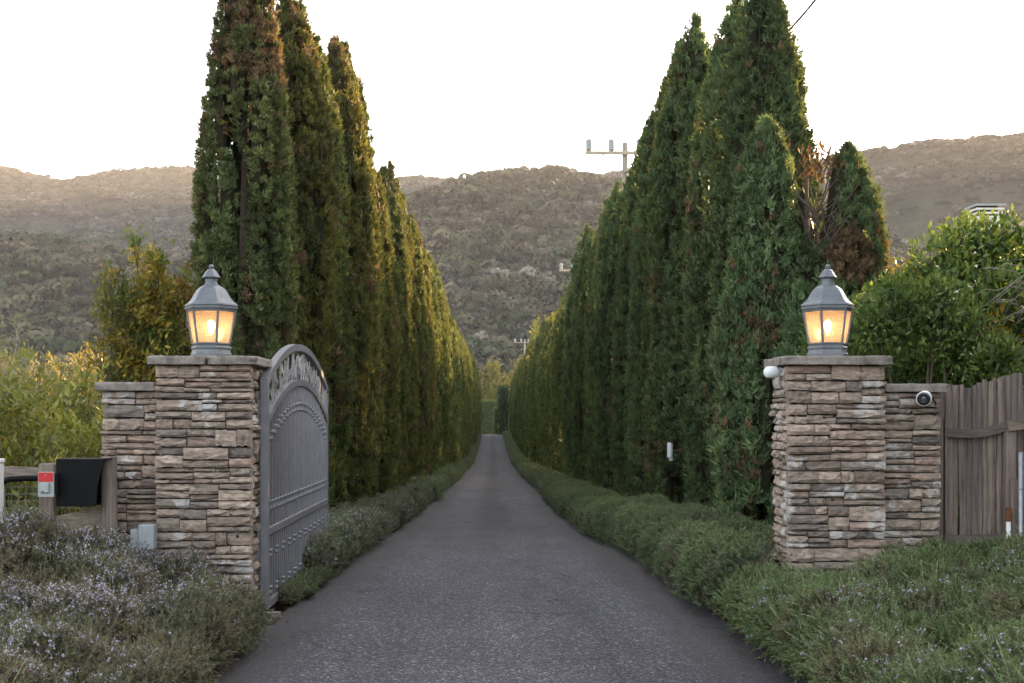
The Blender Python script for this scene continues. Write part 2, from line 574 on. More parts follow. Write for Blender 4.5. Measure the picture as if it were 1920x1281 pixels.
# meadow beyond the shrubs on the left and right
for nm, xa in (('meadow', np.concatenate([[-900, -500, -250, -120], np.arange(-80, -6.4, 1.5)])), ('meadow_east', np.concatenate([np.arange(9, 80, 3.0), [120, 250, 500, 900]]))):
    grid_mesh(nm, xa, np.concatenate([np.arange(20, 60, 2.0), np.arange(60, 240, 6), [300, 420, 600]]), lambda x, y: ground_z(x, y) + .06, M['meadow'])

# driveway
def driveway():
    ys = np.concatenate([np.arange(-6, 30, .3), np.arange(30, 240, 1.5)])
    V, F = [], []
    nx = 14
    for y in ys:
        l, r_ = float(road_l(y)), float(road_r(y))
        l += .10*(vnoise(np.array([[y, 0.]]), .5, 3)[0]-.5)
        r_ += .10*(vnoise(np.array([[y, 9.]]), .5, 4)[0]-.5)
        for k in range(nx+1):
            t = k/nx
            x = l + (r_-l)*t
            V.append((x, y, float(road_z(y)) + .025*(1-(2*t-1)**2)))
    for i in range(len(ys)-1):
        for k in range(nx):
            a = i*(nx+1)+k
            F.append((a, a+1, a+nx+2, a+nx+1))
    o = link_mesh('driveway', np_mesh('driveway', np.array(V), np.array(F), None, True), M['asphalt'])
    tag(o, kind='structure')
    # open cracks: thin dark ribbons lying on the asphalt
    rg = random.Random(15)
    def wp(px, py):
        Y = 7.0
        for _ in range(20): Y = (EYE-float(road_z(Y))-.02)*FPX/(py-780)
        return at(px, py, Y)
    for path in ([(1040, 1118), (1062, 1140), (1098, 1158), (1118, 1176), (1128, 1200), (1146, 1228), (1150, 1252), (1172, 1281), (1190, 1310)],
                 [(1118, 1176), (1160, 1192), (1200, 1200)], [(742, 1132), (752, 1150), (760, 1182)], [(585, 1281), (606, 1262), (640, 1250), (655, 1228)],
                 [(1146, 1228), (1200, 1262), (1262, 1281)], [(730, 1030), (728, 1046), (715, 1062)], [(1060, 1100), (1056, 1120), (1062, 1140)]):
        pts = [wp(*p) for p in path]
        fine = []
        for a, b in zip(pts, pts[1:]):
            m = max(2, int((b-a).length/.03))
            for k in range(m): fine.append(a.lerp(b, k/m) + Vector((rg.uniform(-.008, .008), rg.uniform(-.012, .012), 0)))
        mb = MB(); V, F = [], []
        for k, p in enumerate(fine):
            t = (p.x-float(road_l(p.y)))/(float(road_r(p.y)-road_l(p.y)))*2-1
            z = float(road_z(p.y)) + .025*(1-t*t) + .004
            w = .0015*rg.uniform(.2, 1.7)
            V += [(p.x-w, p.y, z), (p.x+w, p.y, z)]
            if k: F.append((2*k-2, 2*k-1, 2*k+1, 2*k))
        mb.add(V, F).build('crack', M['mortar'], o)
driveway()

# hills
def interp_ridge(px):
    px = sorted(px)
    a = np.array([(p[0], p[1], p[2]) for p in px], float)
    return a
def make_hill(name, pxs, front, back, seed, amp, density, vmax, size, mat, vis=(-.62, .62), prof=1.0):
    """pxs: (photo x, photo y, distance) of the crest -> a long ridge with a wooded front slope"""
    a = np.array([tuple(at(*p)) for p in pxs])
    order = np.argsort(a[:, 0]); a = a[order]
    def surf(u, v):
        rx = u
        ry = np.interp(u, a[:, 0], a[:, 1]); rz = np.interp(u, a[:, 0], a[:, 2])
        vf = np.clip(v, 0, 1)
        y = ry - v*np.where(v > 0, front, back)
        k = (np.cos(np.pi*vf)*.5+.5)**prof
        kb = 1-.75*np.clip(-v, 0, 1)
        z = -6 + (rz+6)*k*kb
        P = np.stack([rx, y], 1)
        w = np.clip(np.abs(v)*6, 0, 1)*np.clip((1-vf)*2.5, 0, 1)
        z = z + w*amp*(fbm(P, front*.35, seed, 4)-.5)*2
        return np.stack([rx, y, z], 1)
    x0, x1 = a[0, 0], a[-1, 0]
    us = np.linspace(x0, x1, 150); vv = np.linspace(-1, 1, 70)
    U, W = np.meshgrid(us, vv)
    V = surf(U.ravel(), W.ravel())
    nx = len(us)
    i = np.arange(nx-1)[None, :] + nx*np.arange(len(vv)-1)[:, None]
    F = np.stack([i, i+nx, i+nx+1, i+1], -1).reshape(-1, 4)
    o = link_mesh(name, np_mesh(name, V, F, None, True), mat)
    tag(o, kind='structure')
    # tree points
    n = int((x1-x0)*front*(vmax+.06)*density)
    u = RG.uniform(x0, x1, n); v = RG.uniform(-.06, vmax, n)
    P = surf(u, v)
    keep = (P[:, 0]/P[:, 1] > vis[0]) & (P[:, 0]/P[:, 1] < vis[1])
    clump = fbm(P[:, :2], size*6, seed+5, 3)
    keep &= RG.random(n) < np.clip((clump-.22)*4, .25, 1)
    P = P[keep]
    sc = size*RG.uniform(.5, 1.3, len(P))*(.7+.6*clump[keep])
    return P, sc

def crown_proto(name, n, seed, flat=.75):
    rg = np.random.default_rng(seed)
    # several sub-domes
    k = 9
    cs = rg.normal(0, .28, (k, 3)); cs[:, 2] = np.abs(cs[:, 2])*.6+.25
    cs[0] = (0, 0, .42)
    rs = rg.uniform(.16, .32, k); rs[0] = .36
    idx = rg.integers(0, k, n)
    d = rg.normal(0, 1, (n, 3)); d /= np.linalg.norm(d, axis=1)[:, None]
    d[:, 2] = np.where(d[:, 2] < -.3, -d[:, 2], d[:, 2])
    P = cs[idx] + d*rs[idx][:, None]*rg.uniform(.75, 1.05, (n, 1))
    P[:, 2] *= flat
    D = rg.normal(0, 1, (n, 3)); D -= d*np.sum(D*d, 1)[:, None]*.8
    D /= np.linalg.norm(D, axis=1)[:, None]
    S = rg.uniform(.09, .16, n)
    br = (.45 + 1.1*rg.random(k))[idx]*(rg.uniform(.65, 1.35, n))
    V, F, C = leaf_quads(P-D*S[:, None]*.5, D, d, S, S*.9, np.stack([br]*3, 1))
    # trunk
    return np_mesh(name, V, F, C)

def leaf_quads(P, D, Nn, L, W, C, fold=0.0, mid=.45):
    """rhombic leaves: base P, direction D, normal Nn"""
    S = np.cross(D, Nn)
    S /= (np.linalg.norm(S, axis=1)[:, None]+1e-9)
    L = np.asarray(L)[:, None]; W = np.asarray(W)[:, None]
    n = len(P)
    V = np.empty((n, 4, 3))
    V[:, 0] = P
    V[:, 1] = P + D*L*mid + S*W*.5 + Nn*W*fold
    V[:, 2] = P + D*L
    V[:, 3] = P + D*L*mid - S*W*.5 + Nn*W*fold
    F = np.arange(n*4).reshape(n, 4)
    Cc = np.repeat(np.asarray(C), 4, axis=0)
    return V.reshape(-1, 3), F, Cc

def join_np(parts):
    V, F, C, b = [], [], [], 0
    for v, f, c in parts:
        V.append(v); F.append(f+b); C.append(c); b += len(v)
    return np.concatenate(V), np.concatenate(F), np.concatenate(C)

protos = bpy.data.collections.new('wood_crowns')
for k in range(6):
    me = crown_proto('wood_crown', 420, 100+k, rnd.uniform(.65, .95))
    me.materials.append(M['wood_leaf'])
    protos.objects.link(bpy.data.objects.new('wood_crown', me))

def woodland(name, P, sc, label):
    me = bpy.data.meshes.new(name)
    me.vertices.add(len(P)); me.vertices.foreach_set('co', P.astype(np.float32).ravel())
    a = me.attributes.new('sc', 'FLOAT', 'POINT'); a.data.foreach_set('value', sc.astype(np.float32))
    a = me.attributes.new('rz', 'FLOAT_VECTOR', 'POINT')
    rot = np.zeros((len(P), 3), np.float32); rot[:, 2] = RG.uniform(0, 6.28, len(P)); a.data.foreach_set('vector', rot.ravel())
    a = me.attributes.new('idx', 'INT', 'POINT'); a.data.foreach_set('value', RG.integers(0, 6, len(P)).astype(np.int32))
    o = link_mesh(name, me)
    tag(o, label, 'woodland', None, 'stuff')
    ng = bpy.data.node_groups.new(name, 'GeometryNodeTree')
    ng.interface.new_socket('Geometry', in_out='INPUT', socket_type='NodeSocketGeometry')
    ng.interface.new_socket('Geometry', in_out='OUTPUT', socket_type='NodeSocketGeometry')
    gi = ng.nodes.new('NodeGroupInput'); go = ng.nodes.new('NodeGroupOutput')
    ip = ng.nodes.new('GeometryNodeInstanceOnPoints')
    ci = ng.nodes.new('GeometryNodeCollectionInfo')
    ci.inputs['Collection'].default_value = protos
    ci.inputs['Separate Children'].default_value = True
    ci.inputs['Reset Children'].default_value = True
    ip.inputs['Pick Instance'].default_value = True
    def na(nm, typ):
        q = ng.nodes.new('GeometryNodeInputNamedAttribute'); q.data_type = typ; q.inputs['Name'].default_value = nm
        return q.outputs['Attribute']
    ng.links.new(gi.outputs[0], ip.inputs['Points'])
    ng.links.new(ci.outputs[0], ip.inputs['Instance'])
    ng.links.new(na('idx', 'INT'), ip.inputs['Instance Index'])
    ng.links.new(na('rz', 'FLOAT_VECTOR'), ip.inputs['Rotation'])
    ng.links.new(na('sc', 'FLOAT'), ip.inputs['Scale'])
    ng.links.new(ip.outputs[0], go.inputs[0])
    md = o.modifiers.new('scatter', 'NODES'); md.node_group = ng
    return o

hills = [
    ('hill_far', [(-900, 380, 1700), (-400, 335, 1700), (-150, 325, 1650), (0, 324, 1600), (60, 320, 1600), (110, 332, 1600), (180, 347, 1600), (240, 333, 1600), (290, 326, 1600), (350, 330, 1600), (450, 337, 1600), (600, 347, 1600), (760, 344, 1600), (800, 338, 1600), (880, 337, 1600), (960, 345, 1600), (1060, 339, 1600), (1110, 329, 1600), (1160, 322, 1600), (1300, 305, 1600), (1600, 330, 1700)], 900, 400, 1, 26, .016, .62, 13.0, 'grey-brown wooded ridge far beyond the cypress avenue'),
    ('hill_centre', [(430, 640, 900), (600, 520, 900), (700, 465, 900), (770, 415, 900), (810, 398, 900), (860, 376, 900), (910, 366, 920), (960, 358, 930), (1030, 352, 940), (1100, 356, 950), (1160, 364, 960), (1250, 370, 960), (1400, 400, 960), (1600, 470, 960)], 520, 300, 2, 17, .016, .95, 14.5, 'oak woodland on the rounded hill at the end of the drive'),
    ('hill_west', [(-700, 470, 800), (-300, 478, 780), (-100, 484, 760), (0, 482, 750), (100, 480, 750), (200, 492, 750), (300, 505, 750), (400, 525, 750), (520, 570, 750), (650, 660, 750)], 420, 300, 3, 13, .016, .9, 14.0, 'brown oak woodland on the low hill left of the avenue'),
    ('hill_east', [(1250, 400, 1150), (1450, 335, 1150), (1560, 304, 1130), (1640, 289, 1120), (1700, 279, 1110), (1760, 271, 1100), (1850, 272, 1100), (1920, 276, 1100), (2050, 278, 1080), (2300, 265, 1050), (2700, 230, 1000), (3400, 200, 900), (4400, 200, 800)], 620, 400, 4, 18, .017, .85, 11.0, 'hazy pink-grey wooded ridge behind the laurel shrub'),
]
for nm, px, fr, bk, sd, amp, den, vm, size, lab in hills:
    dy = {'hill_far': lambda x: 24, 'hill_east': lambda x: float(np.interp(x, [1450, 1640, 1900, 2400], [14, 18, 42, 30]))}.get(nm, lambda x: 6)
    px = [(x, y+dy(x), d_) for x, y, d_ in px]
    P, sc = make_hill(nm, px, fr, bk, sd, amp, den, vm, size, M['scrub_slope'])
    woodland(nm.replace('hill', 'woodland'), P, sc, lab)
# ------------------------------------------------------------------ ledgestone
def stone_variant(seed):
    rg = random.Random(seed)
    nx, nz = 6, 4
    split = rg.random() < .45
    sk = rg.uniform(-.16, .16)
    V, F = [], []
    for j in range(nz):
        for i in range(nx):
            u, w = i/(nx-1)-.5, j/(nz-1)-.5
            ed = (i in (0, nx-1)) + (j in (0, nz-1))
            y = .0
            if ed == 1: y = rg.uniform(.05, .16)
            elif ed == 2: y = rg.uniform(.12, .26)
            else: y = rg.uniform(-.10, .10) + (.12 if split and (w > sk*1.5+u*.5) else 0)
            x = u + (rg.uniform(-.035, .035) if 0 < i < nx-1 else rg.uniform(-.012, .014)*(1 if u < 0 else -1))
            z = w + sk*u*.35 + (rg.uniform(-.06, .06) if 0 < j < nz-1 else rg.uniform(0, .09)*(1 if w < 0 else -1))
            V.append((max(-.5, min(.5, x)), y, max(-.5, min(.5, z))))
    for j in range(nz-1):
        for i in range(nx-1):
            a = j*nx+i
            F.append((a, a+1, a+nx+1, a+nx))
    b = len(V)
    ring = [i for i in range(nx)] + [j*nx+nx-1 for j in range(1, nz)] + [(nz-1)*nx+i for i in range(nx-2, -1, -1)] + [j*nx for j in range(nz-2, 0, -1)]
    back = []
    for r_ in ring:
        back.append(len(V)); V.append((V[r_][0], 1.0, V[r_][2]))
    for k in range(len(ring)):
        l = (k+1) % len(ring)
        F.append((ring[l], ring[k], back[k], back[l]))
    me = bpy.data.meshes.new('stone')
    me.from_pydata(V, [], F); me.update()
    return me
STONES = {}
for mn in ('stone_l', 'stone_r'):
    STONES[mn] = []
    for k in range(14):
        me = stone_variant(900+k); me.materials.append(M[mn]); STONES[mn].append(me)

def layout(width, z0, z1, rg):
    """(u0,u1,z0,z1) of each stone on one face: bands of cells, each cell one to three stones"""
    out, z = [], z0
    while z < z1-.02:
        H = rg.uniform(.10, .19)
        if z + H > z1-.06: H = z1-z
        u = 0.0
        first = True
        while u < width-.02:
            w = rg.uniform(.14, .40) if not first else rg.uniform(.08, .40)
            first = False
            if u + w > width-.10: w = width-u
            n = 1 if H < .085 else rg.choice([1, 2, 2, 2, 3] if H < .13 else [2, 2, 3, 3])
            cuts = [0.0]
            for k in range(1, n): cuts.append(k/n + rg.uniform(-.28, .28)/n)
            cuts.append(1.0)
            for a, b in zip(cuts, cuts[1:]):
                h0, h1 = z+H*a, z+H*b
                if w > .24 and rg.random() < .55 or w > .34:
                    t = rg.uniform(.3, .7)*w
                    out += [(u, u+t, h0, h1), (u+t, u+w, h0, h1)]
                else:
                    out.append((u, u+w, h0, h1))
            u += w
        z += H
    return out

def stone_face(parent, origin, theta, width, z0, z1, mn, seed, separate=True, depth=.11, flare=.0):
    rg = random.Random(seed)
    Rm = Matrix.Rotation(theta, 4, 'Z')
    T = Matrix.Translation(origin) @ Rm
    bulk = None if separate else MB()
    for (a, b, c, d) in layout(width, z0, z1, rg):
        g_ = .004
        w, h = b-a-g_, d-c-g_*1.3
        pro = rg.uniform(-.018, .020)
        ea = rg.uniform(0, .014) if a < .01 else 0
        eb = rg.uniform(0, .014) if b > width-.01 else 0
        sgn = rg.choice((-1, 1))
        S = Matrix.Diagonal((sgn*(w+ea+eb), depth, h, 1))
        Mx = T @ Matrix.Translation(((a+b)/2 + (eb-ea)/2, -pro, (c+d)/2)) @ Matrix.Rotation(rg.uniform(-.012, .012), 4, 'Y') @ Matrix.Rotation(rg.uniform(-.03, .03), 4, 'Z') @ S
        me = rg.choice(STONES[mn])
        if separate:
            link_mesh('stone', me, None, parent, Mx)
        else:
            V = [Mx @ v.co for v in me.vertices]
            bulk.add(V, [tuple(p.vertices) if sgn > 0 else tuple(reversed(p.vertices)) for p in me.polygons])
    if bulk is not None:
        o = bulk.build('stone_veneer', M[mn], parent)
        o['kind'] = 'stuff'

def slab(name, x0, x1, y0, y1, z0, z1, mat, parent, seed, rc=.03, jit=.007):
    """cap stone with a pitched, slightly uneven edge"""
    rg = random.Random(seed)
    pts = []
    def seg(ax, ay, bx, by, n):
        for i in range(n):
            t = i/n
            pts.append((ax+(bx-ax)*t, ay+(by-ay)*t))
    n1, n2 = max(3, int((x1-x0)/.06)), max(3, int((y1-y0)/.06))
    seg(x0+rc, y0, x1-rc, y0, n1); seg(x1-rc, y0, x1, y0+rc, 2)
    seg(x1, y0+rc, x1, y1-rc, n2); seg(x1, y1-rc, x1-rc, y1, 2)
    seg(x1-rc, y1, x0+rc, y1, n1); seg(x0+rc, y1, x0, y1-rc, 2)
    seg(x0, y1-rc, x0, y0+rc, n2); seg(x0, y0+rc, x0+rc, y0, 2)
    cx, cy = (x0+x1)/2, (y0+y1)/2
    V, F = [], []
    n = len(pts)
    lev = [(z0, .006), (z0+.006, .001), (z0+(z1-z0)*.3, .004), (z0+(z1-z0)*.65, .0), (z1-.008, .001), (z1-.001, .008)]
    for z, ins in lev:
        for (x, y) in pts:
            dx, dy = x-cx, y-cy
            q = max(abs(dx)/((x1-x0)/2), abs(dy)/((y1-y0)/2))
            ux = -math.copysign(1, dx) if abs(dx) > (x1-x0)/2-rc-.001 else 0
            uy = -math.copysign(1, dy) if abs(dy) > (y1-y0)/2-rc-.001 else 0
            V.append((x+ux*(ins+rg.uniform(0, jit)), y+uy*(ins+rg.uniform(0, jit)), z+rg.uniform(-jit, jit)*.35))
    for k in range(len(lev)-1):
        for i in range(n):
            j = (i+1) % n
            F.append((k*n+i, k*n+j, k*n+n+j, k*n+n+i))
    F += [tuple(reversed(range(n))), tuple((len(lev)-1)*n+i for i in range(n))]
    mb = MB(); mb.add(V, F)
    o = mb.build(name, mat, parent)
    smooth_by_angle(o, 50)
    return o

PF, PD = 9.0, .60                       # pier front, pier depth
CAP_T, CAP_B = 1.872, 1.808
PIER_L = (-2.375, -1.715)
PIER_R = (2.085, 2.755)

def pier(x0, x1, mn, label, seed, inner):
    W = x1-x0
    root = empty('stone_pier', ((x0+x1)/2, PF+PD/2, 0), label, 'stone pier', 'stacked stone gate piers')
    ox, oy = -W/2, -PD/2
    MB().box(ox+.035, -ox-.035, oy+.035, -oy-.035, -.15, CAP_B-.002).build('mortar_core', M['mortar'], root)
    zb = .0
    stone_face(root, (ox, oy, 0), 0, W, zb, CAP_B, mn, seed)                                       # road face
    if inner > 0:                                                                                  # drive face looks to +x
        stone_face(root, (-ox, oy+.105, 0), R(90), PD-.105, zb, CAP_B, mn, seed+1)
        stone_face(root, (ox, -oy, 0), R(-90), PD-.105, zb, CAP_B, mn, seed+2, False)
    else:
        stone_face(root, (ox, -oy, 0), R(-90), PD-.105, zb, CAP_B, mn, seed+1)
        stone_face(root, (-ox, oy+.105, 0), R(90), PD-.105, zb, CAP_B, mn, seed+2, False)
    stone_face(root, (-ox-.11, -oy, 0), R(180), W-.22, zb, CAP_B, mn, seed+3, False)
    ov = .058
    if inner > 0:
        jx = ox + .36
        slab('cap_stone', ox-ov, jx-.002, oy-ov, -oy+ov, CAP_B, CAP_T, M['cap_stone'], root, seed+5, .02)
        slab('cap_stone', jx+.002, -ox+ov, oy-ov, -oy+ov, CAP_B, CAP_T, M['cap_stone'], root, seed+6, .045)
    else:
        jx = ox + .60
        slab('cap_stone', ox-ov, -ox+ov, oy-ov, .10, CAP_B, CAP_T, M['cap_stone'], root, seed+5, .05)
        slab('cap_stone', ox-ov, -ox+ov, .105, -oy+ov, CAP_B, CAP_T, M['cap_stone'], root, seed+6, .03)
    return root
pier(*PIER_L, 'stone_l', 'stacked brown ledgestone gate pier beside the open metal gate', 31, 1)
pier(*PIER_R, 'stone_r', 'stacked pale-bloomed ledgestone gate pier beside the weathered stake fence', 57, -1)

def wing(x0, x1, y0, y1, ctop, mn, label, seed, capx):
    root = empty('wing_wall', ((x0+x1)/2, (y0+y1)/2, 0), label, 'stone wall')
    W, Dp = x1-x0, y1-y0
    MB().box(-W/2+.03, W/2-.03, -Dp/2+.035, Dp/2-.035, -.15, ctop-.065).build('mortar_core', M['mortar'], root)
    stone_face(root, (-W/2, -Dp/2, 0), 0, W, .15, ctop-.062, mn, seed)
    stone_face(root, (W/2, Dp/2, 0), R(180), W, .15, ctop-.062, mn, seed+1, False)
    if capx[0] < x0: stone_face(root, (-W/2, Dp/2-.105, 0), R(-90), Dp-.21, .15, ctop-.062, mn, seed+2)
    if capx[1] > x1: stone_face(root, (W/2, -Dp/2+.105, 0), R(90), Dp-.21, .15, ctop-.062, mn, seed+3, False)
    cx = (x0+x1)/2
    slab('cap_stone', capx[0]-cx, capx[1]-cx, -Dp/2-.05, Dp/2+.05, ctop-.06, ctop, M['cap_stone'], root, seed+4, .012)
    return root
wing(-2.79, -2.385, 9.12, 9.50, 1.690, 'stone_l', 'short stacked stone wing wall behind the round wooden post', 71, (-2.835, -2.39))
wing(2.768, 3.185, 9.12, 9.50, 1.680, 'stone_r', 'short white-streaked stone wing wall carrying the bullet camera', 83, (2.772, 3.235))

# ------------------------------------------------------------------ lanterns
def lantern(x, y, z, rot, label):
    root = empty('pier_lantern', (x, y, z), label, 'lantern', 'lit lanterns on the gate piers')
    pm = M['pewter']
    k = .955
    base = MB().lathe([(.158, 0), (.158, .028), (.152, .034), (.147, .058), (.153, .063), (.156, .075), (.150, .084), (.140, .088), (.143, .104), (.118, .106)], 6, rot=rot)
    b = base.build('lantern_base', pm, root)
    zb, zt, rb, rt = .100, .358, .142, .187
    for i in range(6):
        a = rot + math.pi/3*i
        c, s_ = math.cos(a), math.sin(a)
        MB().tube([(rb*c, rb*s_, zb), (rt*c, rt*s_, zt)], .0095, 6).build('corner_bar', pm, root)
        a2 = a + math.pi/3
        c2, s2 = math.cos(a2), math.sin(a2)
        f0, f1 = .965, .965
        P = [(rb*f0*c, rb*f0*s_, zb+.003), (rb*f0*c2, rb*f0*s2, zb+.003), (rt*f1*c2, rt*f1*s2, zt-.003), (rt*f1*c, rt*f1*s_, zt-.003)]
        MB().add(P, [(0, 1, 2, 3)]).build('glass_pane', M['seeded_glass'], root)
    rim = MB()
    for r_, z_ in ((rb, zb+.004), (rt, zt-.006)):
        pts = [(r_*math.cos(rot+math.pi/3*i), r_*math.sin(rot+math.pi/3*i), z_) for i in range(7)]
        for i in range(6): rim.tube([pts[i], pts[i+1]], .008, 5)
    rim.build('glazing_rim', pm, root)
    roof = MB().lathe([(.150, .352), (.190, .354), (.192, .362), (.204, .368), (.205, .382), (.198, .386), (.205, .392), (.203, .404), (.190, .410), (.168, .428), (.150, .452), (.134, .482), (.117, .508), (.096, .530), (.074, .544), (.060, .549)], 6, rot=rot)
    roof.build('roof', pm, root)
    MB().lathe([(.056, .548), (.056, .556), (.047, .560), (.044, .572), (.044, .596), (.052, .604), (.052, .608)], 12).build('neck', pm, root)
    MB().lathe([(.070, .606), (.072, .613), (.063, .622), (.052, .640), (.038, .660), (.022, .674), (.012, .678)], 6, rot=rot).build('vent_cap', pm, root)
    o = MB().lathe([(.004, .674)] + [(.019*math.sin(t), .692-.019*math.cos(t)) for t in np.linspace(.5, math.pi-.05, 7)], 10).build('finial', pm, root, True)
    MB().lathe([(.022, .10), (.022, .165), (.014, .18)], 10).build('bulb_socket', M['white_paint'], root)
    MB().lathe([(.012, .185), (.016, .20), (.024, .225), (.028, .245), (.025, .265), (.014, .280), (.003, .285)], 12).build('bulb', M['bulb_glow'], root, True)
    root.scale = (k, k, k)
    return root
LZ = CAP_T+.001
lantern((396-925)*9.3/FPX, 9.30, LZ, R(58), 'lit pewter lantern on the stone pier next to the open gate')
lantern((1552-925)*9.3/FPX, 9.30, LZ, R(.5), 'lit pewter lantern on the stone pier next to the stake fence')

# ------------------------------------------------------------------ metal gate
def gate():
    X0, Y0, Ln = -1.672, 9.36, 3.40
    root = empty('driveway_gate', (X0, Y0, 0), 'open dark grey arched metal gate with picket bars and leaf scrollwork', 'gate')
    gm = M['gate_metal']
    def arc(zs, zp, y, y0=0.0, y1=Ln):
        t = (y-y0)/(y1-y0)*2-1
        h = zp-zs; c = (y1-y0)/2
        Rr = (c*c+h*h)/(2*h)
        return zp-Rr+math.sqrt(max(Rr*Rr-(t*c)**2, 0))
    zb, zm = .035, .60
    out = lambda y: arc(1.70, 2.035, y)
    inn = lambda y: arc(1.40, 1.735, y)
    MB().box(-.03, .03, -.03, .03, zb, 1.725, .004).build('hinge_stile', gm, root)
    MB().box(-.025, .025, Ln-.025, Ln+.025, zb, 1.725, .004).build('latch_stile', gm, root)
    ys = np.linspace(0, Ln, 30)
    MB().sweep_rect([(0, y, out(y)) for y in ys], (1, 0, 0), .055, .056).build('outer_arch', gm, root)
    MB().sweep_rect([(0, y, inn(y)) for y in np.linspace(.032, Ln-.027, 30)], (1, 0, 0), .052, .050).build('inner_arch', gm, root)
    MB().box(-.025, .025, .032, Ln-.027, zm-.028, zm+.028, .004).build('middle_rail', gm, root)
    MB().box(-.025, .025, .032, Ln-.027, zb, zb+.06, .004).build('bottom_rail', gm, root)
    bar = {}
    collar = MB().lathe([(.014, -.040), (.024, -.036), (.026, -.024), (.018, -.012), (.019, 0), (.018, .012), (.026, .024), (.024, .036), (.014, .040)], 8).mesh('collar', True)
    collar.materials.append(gm)
    n = 23
    for i in range(n):
        y = .11 + (Ln-.22)*i/(n-1)
        MB().box(-.015, .015, y-.013, y+.013, zm+.027, inn(y)-.022).build('picket', gm, root)
        c1 = link_mesh('collar', collar, None, root); c1.location = (0, y, .785)
        c2 = link_mesh('collar', collar, None, root); c2.location = (0, y, arc(1.235, 1.53, y, .05, Ln-.05))
    m = 34
    for i in range(m):
        y = .085 + (Ln-.17)*i/(m-1)
        MB().box(-.010, .010, y-.010, y+.010, zb+.058, zm-.027).build('picket', gm, root)
        if i % 3 == 1:
            for zc in (.43, .155):
                c1 = link_mesh('collar', collar, None, root); c1.location = (0, y, zc); c1.scale = (1.1, 1.1, .75)
    # leaf scrollwork in the arch band
    rg = random.Random(5)
    leafs = []
    for k in range(4):
        L, W = 1.0, rg.uniform(.20, .30)
        pts = [(0, 0), (.12, W*.35), (.35, W*.5), (.62, W*.36), (1.0, 0.0)]
        V = []
        cu = rg.uniform(-.18, .18)
        for sx in (-.5, .5):
            for s_ in (1, -1):
                for (t, w) in pts:
                    V.append((sx*.02 + .05*abs(w)*2, s_*w + cu*math.sin(t*3.1), t))
        q = len(pts)
        F = []
        for f in range(2):
            b = f*2*q
            for i in range(q-1):
                F.append((b+i, b+i+1, b+q+i+1, b+q+i) if f == 0 else (b+i, b+q+i, b+q+i+1, b+i+1))
        for i in range(q-1):
            F.append((i, 2*q+i, 2*q+i+1, i+1)); F.append((q+i, q+i+1, 3*q+i+1, 3*q+i))
        me = bpy.data.meshes.new('ornament_leaf'); me.from_pydata(V, [], F); me.update(); me.materials.append(M['gate_leaf'])
        leafs.append(me)
    for i in range(50):
        y = .24 + (Ln-.48)*(i+rg.uniform(-.3, .3))/49
        z0, z1 = inn(y)+.03, out(y)-.035
        L = rg.uniform(.09, .17)
        ang = rg.uniform(-.75, .75)*min(1, min(y, Ln-y)/.5)
        zb_ = rg.uniform(z0, max(z0+.005, z1-L*math.cos(ang)))
        L = min(L, max(.05, (z1-zb_)/math.cos(ang)))
        ye = min(max(y, .08+abs(L*math.sin(ang))), Ln-.08-abs(L*math.sin(ang)))
        lo = link_mesh('ornament_leaf', rg.choice(leafs), None, root)
        lo.location = (rg.uniform(-.02, .02), ye, zb_); lo.rotation_euler = (ang, 0, rg.uniform(-.9, .9)); lo.scale = (L, L, L)
    for i in range(26):
        y = .12 + (Ln-.24)*(i+.5)/26
        z0, z1 = inn(y)+.022, out(y)-.026
        b = rg.uniform(-.09, .09)
        pts = [(0, min(max(y + b*math.sin(t*2.6), .04), Ln-.04), z0+(z1-z0)*t) for t in np.linspace(0, rg.uniform(.75, 1), 7)]
        MB().tube(pts, .0055, 5).build('ornament_stem', M['gate_leaf'], root)
    # hinges: plate on the pier, knuckle on the stile
    for z in (1.46, .52):
        h = MB().box(-.052, -.0305, -.045, .045, z-.01, z+.11, .004).build('hinge', gm, root)
        MB().box(-.075, -.0305, -.05, .04, z-.13, z-.012, .004).build('hinge_block', gm, h)
        MB().lathe([(.008, 0), (.008, .006)], 6).build('bolt', gm, h).matrix_local = Matrix.Translation((-.041, -.046, z+.05)) @ Matrix.Rotation(R(90), 4, 'X')
    return root
gate()

# ------------------------------------------------------------------ cameras, boxes
def bullet_camera():
    p = at(1733, 747, 8.92)
    root = empty('bullet_camera', p, 'white bullet security camera with black lens on the wing wall', 'security camera')
    ax = Vector((-.42, -1, -.10)).normalized()
    rot = ax.to_track_quat('Z', 'Y').to_matrix().to_4x4()
    b = MB().lathe([(.030, -.12), (.040, -.115), (.047, -.09), (.050, 0), (.052, .045), (.049, .05)], 20).build('housing', M['white_plastic'], root, False)
    b.matrix_local = rot; smooth_by_angle(b)
    q = MB().lathe([(.047, .044), (.046, .053), (.040, .056), (.022, .052)], 20).build('lens_hood', M['lens_black'], root); q.matrix_local = rot; smooth_by_angle(q)
    q = MB().lathe([(.018, .052), (.016, .058), (.006, .06)], 14).build('lens', M['window_glass'], root); q.matrix_local = rot; smooth_by_angle(q)
    MB().tube([(.03, .06, .0), (.055, .13, -.005), (.06, .19, -.01)], [.016, .014, .02], 8).build('bracket', M['white_plastic'], root)
    pts = [(.05, .09, 0), (.10, .12, .0), (.145, .19, -.03), (.165, .25, -.10), (.168, .26, -.22)]
    MB().tube(pts + [(.160, .26, -.6), (.162, .26, -1.1)], .006, 6).build('cable', M['cable'], root)
bullet_camera()

